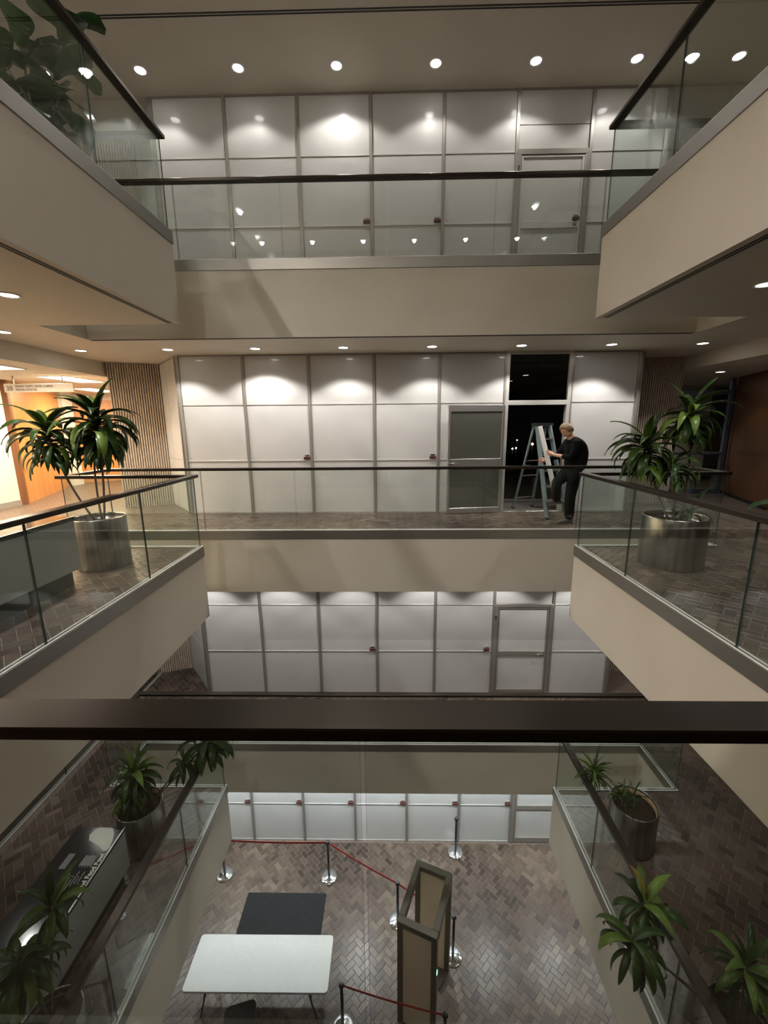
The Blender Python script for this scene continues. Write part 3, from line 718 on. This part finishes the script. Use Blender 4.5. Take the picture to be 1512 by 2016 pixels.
for (p, q, lab) in (('A', 'B', 'red belt stretched along in front of the white ground floor panels'), ('B', 'C', 'red belt running diagonally towards the detector'), ('C', 'D', 'red belt passing behind the detector'), ('G', 'H', 'red belt crossing in front of the near detector panel')):
    P0 = Vector((*ST[p][:2], F1+.958)); P1 = Vector((*ST[q][:2], F1+.958)); d = (P1-P0); dn = d.normalized()
    mb = MB(); n = 8; n_ = Vector((-dn.y, dn.x, 0))*.0012; a_ = P0+dn*.048; b_ = P1-dn*.048; v = []
    for i in range(n+1):
        t = i/n; c_ = a_.lerp(b_, t); c_.z -= .03*4*t*(1-t)
        for (o, zz) in ((n_, -.024), (n_, .024), (-n_, .024), (-n_, -.024)): v.append(c_+o+Vector((0, 0, zz)))
    f = [(0, 1, 2, 3), tuple(4*n+k for k in (3, 2, 1, 0))]
    for i in range(n):
        for k in range(4): f.append((4*i+k, 4*i+4+k, 4*i+4+(k+1) % 4, 4*i+(k+1) % 4))
    tag(mb.add(v, f).build('retractable_belt', ['belt']), lab, 'belt', 'red stanchion belts')

# walk-through detector
md = thing('walk_through_detector', 'tan walk-through metal detector with dark frame on the ground floor', 'metal detector', (.552, 5.53, F1), rz=math.radians(-21.3))
hx, hy, hz = .285, .47, 2.2
for sx in (-1, 1):
    for sy in (-1, 1): MB().bbox(sx*hx-.045, sx*hx+.045, sy*hy-.045, sy*hy+.045, 0, hz-.10, .006).build('post', ['bronzeframe'], md)
for sy in (-1, 1):
    MB().bbox(-hx+.045, hx-.045, sy*hy-.03, sy*hy+.03, .02, hz-.10, .004).build('side_panel', ['tan'], md)
    MB().bbox(-hx-.045, hx+.045, sy*hy-.055, sy*hy+.055, hz-.10, hz, .006).build('header_beam', ['bronzeframe'], md)
for sx in (-1, 1): MB().bbox(sx*hx-.05, sx*hx+.05, -hy+.055, hy-.055, hz-.16, hz, .006).build('header_beam', ['bronzeframe'], md)
MB().bbox(hx-.01, hx+.048, -hy-.03, -hy+.01, 1.42, 1.5, .004).build('status_light', ['green'], md)

# ------------------------------------------------------------------ display cases on the left galleries
def display_case(lv, label, lettered):
    z = FZ[lv]; c_ = thing('display_case', label, 'display case', (-3.83, 3.43, z), group=None)
    MB().bbox(-.31, .31, -1.0, 1.0, .175, .735, .006).build('body', ['greybox'], c_)
    MB().box(-.24, .25, -.93, .93, 0, .175).build('plinth', ['black'], c_)
    tp = MB().bbox(-.318, .318, -1.008, 1.008, .735, .775, .006).build('top', ['casetop'], c_)
    MB().box(.300, .319, -1.008, 1.008, .7755, .779).build('edge_trim', ['alu'], tp)
    if lettered:
        text('Good Food Bowl', c_, 'print', .078, (.285, .20, .7762), (0, 0, math.pi/2), bold=.003, sx=.84)
        bl = [(.225, .70), (.275, .70), (.285, .74), (.26, .84), (.22, .93), (.16, .99), (.02, .995), (-.06, .97), (-.08, .90), (-.04, .83), (.06, .79), (.16, .75)]
        mb = MB(); nb = len(bl); mb.add([(x, y, .7755) for x, y in bl]+[(x, y, .7765) for x, y in bl], [tuple(range(nb, 2*nb))]+[(i, (i+1) % nb, nb+(i+1) % nb, nb+i) for i in range(nb)])
        mb.build('printed_figure', ['print'], c_)
        pr = MB()
        for bx, by, w_, n_ in ((.18, .22, .24, 7), (.20, .50, .16, 5)):
            for k in range(n_): pr.box(bx-.033*k, bx-.033*k+.013, by, by+w_*random.Random(k).uniform(.7, 1), .7755, .7763)
        pr.box(.06, .20, .52, .64, .7766, .777); pr.box(-.16, -.08, .48, .66, .7755, .7762)
        pr.build('printed_text', ['printdim'], c_)
    return c_
display_case(3, 'grey display case on a black plinth behind the left glass of the middle gallery', False)
display_case(2, 'grey display case with dark lettered top on the left of the lower gallery', True)

# ------------------------------------------------------------------ plants
LEAF = {}
def leaf_mesh(kind, variant):
    if (kind, variant) in LEAF: return LEAF[(kind, variant)]
    rnd = random.Random(hash((kind, variant)) % 1000 if False else variant*17+len(kind))
    if kind == 'strap':       # arching strap leaf, unit length; variant 0 upright .. 7 hanging
        e0 = [78, 62, 48, 36, 26, 16, 6, -8][variant]; droop = [35, 60, 85, 105, 118, 118, 105, 78][variant]; wmax = .185; n = 9
        prof = lambda t: (.30+.70*min(1, t/.28)) * (1 if t < .45 else max(0.0, 1-((t-.45)/.55)**1.7))
    elif kind == 'thin':
        e0 = [75, 60, 45, 34, 24, 14, 4, -8][variant]; droop = [20, 40, 55, 70, 80, 90, 85, 70][variant]; wmax = .095; n = 8
        prof = lambda t: (.4+.6*min(1, t/.2))*(1-t**2.2)
    else:                     # broad fiddle shaped leaf
        e0 = [60, 45, 30, 18, 6, -8, -20, -32][variant]; droop = [25, 35, 45, 50, 50, 45, 40, 35][variant]; wmax = .62; n = 9
        prof = lambda t: .10+.55*math.sin(math.pi*min(1, t/.52))**.8*.9*(t < .3) + (.0 if t < .3 else max(0, .50+.50*math.sin(math.pi*(t-.3)/.78))) if 0 < t < 1 else .04
    v = []; f = []; p = Vector((0, 0, 0)); ph = rnd.uniform(0, 6)
    for i in range(n+1):
        t = i/n; ang = math.radians(e0-droop*t**1.25); d = Vector((math.cos(ang), 0, math.sin(ang))); nr = Vector((-math.sin(ang), 0, math.cos(ang)))
        if i: p = p + d/n
        hw = wmax*prof(t)/2 + .004; fold = hw*(.35 if kind != 'broad' else .16); wv = .012*math.sin(5*t+ph) + (.02*math.sin(11*t+ph) if kind == 'broad' else 0)
        sway = .05*math.sin(2.2*t+ph)*t
        c_ = p + Vector((0, sway, 0))
        v += [c_ + Vector((0, hw, 0)) + nr*(fold+wv), c_ + nr*.0, c_ - Vector((0, hw, 0)) + nr*(fold-wv)]
        if i: o = 3*i; f += [(o-3, o-2, o+1, o), (o-2, o-1, o+2, o+1)]
    m0 = len(v); th = .0035     # underside: real thickness
    v += [(x[0], x[1], x[2]-th) for x in v]
    f += [tuple(m0+k for k in reversed(q)) for q in f]
    for i in range(n): f += [(3*i, 3*i+3, m0+3*i+3, m0+3*i), (3*i+3+2, 3*i+2, m0+3*i+2, m0+3*i+5)]
    mb = MB(); mb.add(v, f, 0, True); me = mb.mesh('leaf', ['leaf' if kind != 'broad' else 'leafbroad']); LEAF[(kind, variant)] = me; return me
def leaf_mat(name, c1, c2, c3, rough=.35):
    m = mat(name, rough=rough, spec=.28); oi = N(m, 'ShaderNodeObjectInfo')
    r = N(m, 'ShaderNodeValToRGB'); r.color_ramp.elements[0].color = (*c1, 1); r.color_ramp.elements[1].color = (*c3, 1); k = r.color_ramp.elements.new(.7); k.color = (*c2, 1)
    L(m, oi.outputs['Random'], r.inputs[0]); L(m, r.outputs[0], P(m).inputs['Base Color'])
    P(m).inputs['Transmission Weight'].default_value = 0.0
    return m
M['leaf'] = leaf_mat('dracaena_leaf', (.014, .034, .007), (.034, .070, .012), (.13, .21, .032))
M['leafbroad'] = leaf_mat('fiddle_leaf', (.016, .045, .012), (.03, .075, .02), (.05, .11, .03))
M['leafyellow'] = mat('yellowing_leaf', (.42, .28, .03), .5)
def planter(t, r, h, soil=.86, inner=False):
    pl = MB().lathe([(0, 0), (r*.97, 0), (r, .01), (r, h-.006), (r-.004, h), (r-.016, h), (r-.018, h-.02), (r-.02, h*soil-.02), (0, h*soil-.02)], 40).build('planter', ['steel'], t)
    if inner:
        MB().lathe([(r*.895, h*soil-.03), (r*.905, h-.03), (r*.925, h-.03), (r*.925, h-.045)], 32, closed=True).build('inner_pot', ['inpot'], t)
    s_ = MB().lathe([(0, h*soil+.01), (r*.5, h*soil+.004), (r*.93, h*soil-.008), (r*.93, h*soil-.018)], 20).build('soil', ['soil'], t)
    return pl
GA = math.radians(137.5)
def crown(t, c_, n, size, kind='strap', seed=0, up=1.0, vmin=0, vmax=7, drop=.16, stem_from=None, bend=(0, 0), tilt=(0, 0), sr=.014):
    rnd = random.Random(seed); c_ = Vector(c_)
    if stem_from is not None:
        a_ = Vector(stem_from); mid = a_.lerp(c_, .5)+Vector((bend[0], bend[1], 0)); pts = []
        for i in range(9):
            u = i/8; pts.append(a_*(1-u)**2 + mid*2*u*(1-u) + c_*u*u)
        MB().tube(pts, [sr*(1-.3*i/8) for i in range(9)], 8).build('stem', ['stem'], t)
    for i in range(n):
        u = i/max(1, n-1); vv = min(7, max(0, int(vmin+(vmax-vmin+.99)*u**.62+rnd.uniform(-.6, .6))))
        s_ = size*(.72+.28*math.sin(math.pi*min(1, .25+u)))*rnd.uniform(.85, 1.12)
        az = i*GA+rnd.uniform(-.3, .3)
        link('leaf', leaf_mesh(kind, vv), t, loc=c_+Vector((.008*math.cos(az), .008*math.sin(az), -drop*u+.02)), rot=(rnd.uniform(-.18, .18)+tilt[0], rnd.uniform(-.1, .1)+tilt[1], az), scale=(s_, s_*rnd.uniform(.9, 1.25), s_))

# middle gallery, left
t = thing('potted_dracaena', 'tall two-headed dracaena in a brushed steel planter on the left of the middle gallery', 'potted plant', (-3.70, 5.06, 0))
planter(t, .30, .64)
crown(t, (.15, 0, 1.86), 64, .56, seed=1, stem_from=(.06, .0, .54), bend=(.06, 0), drop=.40, vmin=.5)
crown(t, (-.42, -.06, 1.72), 54, .52, seed=2, stem_from=(-.04, .02, .54), bend=(-.16, 0), drop=.36, vmin=.5)
crown(t, (-.02, .14, 1.55), 20, .42, seed=12, stem_from=(.0, .06, .54), bend=(-.1, .05), drop=.2, vmin=2)
# middle gallery, right
t = thing('potted_dracaena', 'leafy dracaena in a wide brushed steel planter on the right of the middle gallery', 'potted plant', (3.50, 5.06, 0))
planter(t, .355, .62)
crown(t, (.0, .0, 1.84), 44, .50, seed=3, stem_from=(.06, .0, .52), bend=(.1, 0), drop=.24)
crown(t, (-.44, .02, 1.50), 50, .50, seed=4, stem_from=(-.05, .0, .52), bend=(-.1, 0), drop=.26)
crown(t, (-.18, -.12, 1.28), 24, .40, seed=13, stem_from=(-.02, -.04, .52), bend=(-.05, 0), drop=.2, vmin=3)
crown(t, (.08, -.12, .68), 14, .36, seed=14, stem_from=(.05, -.05, .52), drop=.08, vmin=1, vmax=5)
# a low plant at the right edge of the middle gallery: one leaf reaches over the rail
t = thing('potted_plant', 'potted plant at the right edge whose single broad leaf reaches over the handrail', 'potted plant', (4.12, 3.80, 0))
planter(t, .27, .60)
crown(t, (-.42, .08, 1.0), 4, .30, kind='broad', seed=21, stem_from=(0, 0, .5), drop=.04, vmin=4, vmax=5)
crown(t, (.06, .0, 1.25), 8, .34, kind='broad', seed=22, stem_from=(0, 0, .5), drop=.2, vmin=2, vmax=5)
# lower gallery, left
t = thing('potted_dracaena', 'dark dracaena in a steel planter behind the lettered case on the lower gallery', 'potted plant', (-3.62, 4.90, F2))
planter(t, .30, .66, inner=True)
crown(t, (.0, -.02, 1.20), 50, .42, seed=5, stem_from=(0, 0, .54), drop=.36)
crown(t, (-.05, -.06, .86), 26, .36, seed=25, stem_from=(-.02, -.03, .54), drop=.16, vmin=2)
crown(t, (.92, .34, 1.40), 34, .50, seed=6, stem_from=(.04, .02, .54), bend=(.05, .0), drop=.2, vmin=2)
crown(t, (.55, .28, 1.12), 18, .36, seed=16, stem_from=(.04, .05, .54), bend=(.05, .0), drop=.16, vmin=2)
t = thing('potted_dracaena', 'dark spreading dracaena in front of the lettered display case', 'potted plant', (-3.15, 2.72, F2))
planter(t, .26, .60)
crown(t, (.02, .22, 1.62), 20, .40, seed=7, stem_from=(0, 0, .5), drop=.12, vmin=0, vmax=5)
crown(t, (-.16, .02, 1.28), 44, .42, seed=8, stem_from=(0, .02, .5), drop=.3, vmin=2)
# lower gallery, right
t = thing('potted_dracaena', 'steel planter with a small thin-leaved dracaena on the right of the lower gallery', 'potted plant', (3.42, 4.98, F2))
planter(t, .305, .66, inner=True)
crown(t, (-.56, .1, 1.10), 42, .34, kind='thin', seed=9, stem_from=(-.05, 0, .56), bend=(.0, 0), drop=.16, vmax=6)
crown(t, (-.14, .05, .68), 18, .28, kind='thin', seed=10, stem_from=(-.1, 0, .56), drop=.05, vmax=4)
crown(t, (.02, .06, .70), 14, .26, kind='thin', seed=11, stem_from=(.02, .02, .56), drop=.05, vmax=4)
t = thing('potted_dracaena', 'broad-leaved dracaena leaning over the right handrail of the lower gallery', 'potted plant', (3.15, 2.82, F2))
planter(t, .26, .60)
crown(t, (-.72, .38, 1.36), 17, .40, seed=17, stem_from=(-.05, 0, .5), bend=(.05, .1), drop=.14, vmin=1, vmax=6)
crown(t, (-.97, .12, 1.30), 20, .42, seed=18, stem_from=(-.04, -.02, .5), bend=(.0, .05), drop=.14, vmin=3, vmax=7)
crown(t, (-.02, .02, 1.18), 26, .40, seed=19, stem_from=(0, 0, .5), drop=.2, vmin=0, vmax=6)
o = link('leaf', leaf_mesh('strap', 0).copy(), t, loc=(-.70, .40, 1.38), rot=(0, 0, 2.6), scale=(.36, .5, .36), label='yellowing leaf'); o.data.materials[0] = M['leafyellow']
# top gallery, left: fiddle-leaf fig
t = thing('fiddle_leaf_fig', 'fiddle-leaf fig with big dark leaves behind the left glass of the top gallery', 'potted plant', (-3.62, 5.05, F4))
planter(t, .28, .55)
rnd = random.Random(5)
for k, (tip, n) in enumerate((((.12, .35, 1.85), 9), ((-.05, -.2, 1.3), 9), ((.1, .1, 1.15), 8), ((.06, -.45, .86), 7))):
    pts = [Vector((.02*k-.03, 0, .45)).lerp(Vector(tip), u/6) + Vector((.02*math.sin(u*1.3+k), .02*math.cos(u+k), 0)) for u in range(7)]
    MB().tube(pts, [.013-.001*u for u in range(7)], 7).build('stem', ['stem'], t)
    for i in range(n):
        u = .45+.55*i/(n-1); pos = pts[0].lerp(pts[-1], u); az = i*GA+k*1.1
        s_ = .42*rnd.uniform(.8, 1.1)
        link('leaf', leaf_mesh('broad', min(7, max(0, int(5-4*(i/n)+rnd.uniform(-1, 1.5))))), t, loc=pos, rot=(rnd.uniform(-.3, .3), rnd.uniform(-.2, .2), az), scale=(s_,)*3)

# ------------------------------------------------------------------ step ladder
lf, rf, lr, rr_ = Vector((2.90, 7.61, 0)), Vector((3.34, 7.80, 0)), Vector((2.57, 8.66, 0)), Vector((3.02, 8.84, 0))
lt, rt = Vector((2.75, 8.03, 1.71)), Vector((3.02, 8.145, 1.71)); lbt, rbt = lt+Vector((-.03, .09, 0)), rt+Vector((-.03, .09, 0))
ld_ = thing('step_ladder', 'blue-grey fibreglass step ladder standing in the open doorway', 'ladder', (2.95, 8.2, 0))
o0 = Vector((2.95, 8.2, 0)); ax = (rf-lf).normalized()
for p, q in ((lf, lt), (rf, rt)): MB().bar(p-o0, q-o0, .032, .085, up=(ax.y, -ax.x, 0)).build('front_rail', ['fibre'], ld_)
for p, q in ((lr, lbt), (rr_, rbt)): MB().bar(p-o0, q-o0, .028, .04, up=(ax.y, -ax.x, 0)).build('rear_rail', ['fibre'], ld_)
for k in range(1, 6):
    u = k/5.85; MB().bar(lf.lerp(lt, u)-o0, rf.lerp(rt, u)-o0, .085, .03).build('step', ['alu'], ld_)
for u in (.14, .42, .60): MB().bar(lr.lerp(lbt, u)-o0, rr_.lerp(rbt, u)-o0, .02, .02).build('rear_brace', ['alu'], ld_)
cp = MB().bar(lt-o0+Vector((-.04, .025, .02))-ax*.0, rt-o0+Vector((.04, .065, .02)), .17, .06); cp.build('top_cap', ['black'], ld_)
for p, q in ((lf.lerp(lt, .55), lr.lerp(lbt, .55)), (rf.lerp(rt, .55), rr_.lerp(rbt, .55))): MB().bar(p-o0, q-o0, .012, .02).build('spreader', ['alu'], ld_)
for p in (lf, rf, lr, rr_): MB().bbox(p.x-o0.x-.03, p.x-o0.x+.03, p.y-o0.y-.045, p.y-o0.y+.045, 0, .03, .004).build('foot', ['black'], ld_)
# pale bar held by the worker
br = thing('aluminium_bar', 'pale aluminium channel bar held upright against the ladder', 'bar', (2.955, 7.50, .55))
b0 = Vector((0, 0, 0)); b1 = Vector((2.715, 7.80, 1.70))-Vector((2.955, 7.50, .55))
dv = (b1-b0).normalized(); sx = dv.cross(Vector((0, 1, 0))).normalized()
MB().bar(b0, b1, .075, .008, up=(0, 1, 0)).build('web', ['aluwhite'], br)
for sg_ in (-1, 1): MB().bar(b0+sx*.036*sg_+Vector((0, -.016, 0)), b1+sx*.036*sg_+Vector((0, -.016, 0)), .007, .034, up=(0, 1, 0)).build('flange', ['aluwhite'], br)

# ------------------------------------------------------------------ person
pe = thing('person', 'person in black sweater and trousers bending over the ladder with one foot on a step', 'person', (3.13, 7.32, 0))
PO = Vector((3.13, 7.32, 0))
def skinned(name, verts, edges, mname, parent, root=0, sub=2):
    me = bpy.data.meshes.new(name); me.from_pydata([tuple(Vector(v[0])-PO) for v in verts], edges, []); me.materials.append(M[mname])
    o = link(name, me, parent)
    o.modifiers.new('skin', 'SKIN'); sl = me.skin_vertices[0].data
    for i, v in enumerate(verts):
        r = v[1]; sl[i].radius = r if isinstance(r, tuple) else (r, r); sl[i].use_root = (i == root)
    sbm = o.modifiers.new('sub', 'SUBSURF'); sbm.levels = sub; sbm.render_levels = sub
    o.modifiers['skin'].use_smooth_shade = True
    return o
B = dict(pel=(3.21, 7.36, .95), bel=(3.235, 7.36, 1.10), che=(3.235, 7.345, 1.28), ush=(3.17, 7.33, 1.45), nek=(3.085, 7.32, 1.545), hd0=(3.045, 7.315, 1.60),
         shL=(3.13, 7.16, 1.41), elL=(3.06, 7.13, 1.17), wrL=(2.87, 7.44, 1.205), haL=(2.81, 7.55, 1.245),
         shR=(3.13, 7.50, 1.41), elR=(3.0, 7.62, 1.16), wrR=(2.86, 7.72, 1.10), haR=(2.80, 7.75, 1.08),
         hiL=(3.20, 7.27, .90), knL=(3.14, 7.26, .50), anL=(3.17, 7.28, .10), hiR=(3.17, 7.45, .90), knR=(2.96, 7.47, .70), anR=(3.03, 7.55, .37))
def sk(keys, rad, edges): return [(B[k], rad[k]) for k in keys], [(keys.index(a_), keys.index(b_)) for a_, b_ in edges]
keys = list(B)
edges = [('pel', 'bel'), ('bel', 'che'), ('che', 'ush'), ('ush', 'nek'), ('nek', 'hd0'), ('ush', 'shL'), ('shL', 'elL'), ('elL', 'wrL'), ('wrL', 'haL'), ('ush', 'shR'), ('shR', 'elR'), ('elR', 'wrR'), ('wrR', 'haR'),
         ('pel', 'hiL'), ('hiL', 'knL'), ('knL', 'anL'), ('pel', 'hiR'), ('hiR', 'knR'), ('knR', 'anR')]
rb = dict(pel=.12, bel=.11, che=.12, ush=.09, nek=.052, hd0=.05, shL=.055, elL=.042, wrL=.030, haL=.028, shR=.055, elR=.042, wrR=.030, haR=.028, hiL=.085, knL=.055, anL=.042, hiR=.085, knR=.055, anR=.042)
v_, e_ = sk(keys, rb, edges); skinned('body', v_, e_, 'skin', pe)
# sweater over torso and arms
B['cuL'] = tuple(Vector(B['elL']).lerp(Vector(B['wrL']), .55)); B['cuR'] = tuple(Vector(B['elR']).lerp(Vector(B['wrR']), .75)); B['hem'] = (3.21, 7.36, .90); B['col'] = (3.12, 7.325, 1.505)
rs = dict(hem=(.175, .20), bel=(.185, .205), che=(.20, .22), ush=(.14, .17), col=.085, shL=.085, elL=.062, cuL=.048, shR=.085, elR=.062, cuR=.048)
v_, e_ = sk(list(rs), rs, [('hem', 'bel'), ('bel', 'che'), ('che', 'ush'), ('ush', 'col'), ('ush', 'shL'), ('shL', 'elL'), ('elL', 'cuL'), ('ush', 'shR'), ('shR', 'elR'), ('elR', 'cuR')])
skinned('sweater', v_, e_, 'cloth', pe)
B['wst'] = (3.215, 7.36, 1.08); B['aL'] = (3.165, 7.28, .055); B['aR'] = (3.03, 7.55, .345)
rp = dict(wst=(.15, .17), pel=(.17, .185), hiL=.135, knL=.098, aL=.085, hiR=.13, knR=.10, aR=.08)
v_, e_ = sk(list(rp), rp, [('wst', 'pel'), ('pel', 'hiL'), ('hiL', 'knL'), ('knL', 'aL'), ('pel', 'hiR'), ('hiR', 'knR'), ('knR', 'aR')])
skinned('trousers', v_, e_, 'trouser', pe)
# head (face towards the ladder, bowed)
def head_geo():
    mb = MB(); nr, nc = 14, 20; v = []; f = []
    for i in range(nr+1):
        th = math.pi*i/nr
        for j in range(nc):
            ph = 2*math.pi*j/nc; x = math.sin(th)*math.cos(ph); y = math.sin(th)*math.sin(ph); z = math.cos(th)
            X = x*.098 + (.012 if x > 0 and z < 0 else 0); Y = y*(.078 if z > -.2 else .078*(1-.35*(-z-.2))); Z = z*.118
            if x > .85 and -.35 < z < .12: X += .020*(1-abs(z+.1)/.3) * max(0, 1-abs(y)/.28)     # nose
            if x > .7 and .02 < z < .22 and .2 < abs(y) < .5: X -= .010                            # eye sockets
            if x > .7 and -.55 < z < -.42 and abs(y) < .3: X += .005                               # mouth
            v.append((X, Y, Z))
    for i in range(nr):
        for j in range(nc): k = (j+1) % nc; f.append((i*nc+j, (i+1)*nc+j, (i+1)*nc+k, i*nc+k))
    mb.add(v, f, 0, True); return mb
hrot = (0, math.radians(44), math.radians(128))
HC = Vector((3.010, 7.31, 1.635))-PO
hd = head_geo().build('head', ['skin'], pe, loc=HC, rot=hrot)
for sy in (-1, 1):
    MB().lathe([(0, -.006), (.018, -.006), (.024, 0), (.018, .006), (0, .006)], 12).build('ear', ['skin'], hd, loc=(-.005, sy*.080, -.012), rot=(math.pi/2, 0, 0), scale=(.8, 1.25, 1))
    MB().lathe([(0, -.006), (.009, -.004), (.011, 0), (.009, .004), (0, .006)], 10).build('eye', ['black'], hd, loc=(.084, sy*.030, .008))
hv = head_geo(); 
hm = MB(); nc = 20
keep = [q for q in hv.f if all((hv.v[i][2] > .035 or hv.v[i][0] < .012) and hv.v[i][2] > -.075 for i in q)]
hm.add([(x*1.03-.002, y*1.03, z*1.03+.002) for x, y, z in hv.v], [], 0); hm.f = [list(q) for q in keep]; hm.mi = [0]*len(keep); hm.sm = [True]*len(keep)
ho = hm.build('hair', ['hair'], hd); so = ho.modifiers.new('th', 'SOLIDIFY'); so.thickness = .012; so.offset = 1
# hands: palm with five bent fingers closing on the bar / the far rail
def hand(name, wrist, palm_dir, curl_dir, side):
    w_ = Vector(wrist)-PO; d = Vector(palm_dir).normalized(); c_ = Vector(curl_dir).normalized(); s_ = d.cross(c_).normalized()*side
    mb = MB(); mb.tube([w_, w_+d*.03, w_+d*.07, w_+d*.095], [.024, .032, .036, .030], 10)
    ho = mb.build(name, ['skin'], pe)
    for k, (off, ln) in enumerate(((-.030, .064), (-.010, .072), (.010, .068), (.029, .055))):
        p0 = w_+d*.085+s_*off; p1 = p0+d*ln*.42+c_*ln*.15; p2 = p1+d*ln*.1+c_*ln*.4; p3 = p2-d*ln*.2+c_*ln*.25
        MB().tube([p0, p1, p2, p3], [.0098, .0092, .0085, .007], 8).build('finger', ['skin'], ho)
    p0 = w_+d*.035-s_*.028; MB().tube([p0, p0-s_*.022+d*.02+c_*.01, p0-s_*.014+d*.045+c_*.032, p0+d*.05+c_*.05], [.013, .012, .0105, .008], 8).build('thumb', ['skin'], ho)
    return ho
hand('hand', B['wrL'], Vector((2.79, 7.62, 1.275))-Vector(B['wrL']), (-.8, .4, .2), 1)
hand('hand', B['wrR'], Vector((2.78, 7.79, 1.06))-Vector(B['wrR']), (-.8, -.4, 0), -1)
# shoes
def shoe(p, ang, pitch=0):
    mb = MB(); n = 12; v = []; f = []
    secs = [(-.075, .030, .075), (-.05, .040, .085), (.02, .040, .08), (.10, .045, .058), (.16, .042, .044), (.205, .020, .034)]
    for (x, hw, h_) in secs:
        for k in range(n):
            t = 2*math.pi*k/n; cy = math.cos(t); sz = math.sin(t); v.append((x, hw*cy, max(0.0, h_/2+h_/2*sz*1.15-.004)))
    for i in range(len(secs)-1):
        for k in range(n): j = (k+1) % n; f.append((i*n+k, i*n+j, (i+1)*n+j, (i+1)*n+k))
    f += [tuple(range(n-1, -1, -1)), tuple((len(secs)-1)*n+k for k in range(n))]
    mb.add([(x, y, z+.012) for x, y, z in v], f, 0, True); mb.bbox(-.08, .205, -.046, .046, 0, .02, .006)
    return mb.build('shoe', ['shoegrey'], pe, loc=Vector(p)-PO, rot=(0, pitch, ang))
shoe((3.15, 7.28, 0), math.radians(186)); shoe((3.05, 7.56, .305), math.radians(165))
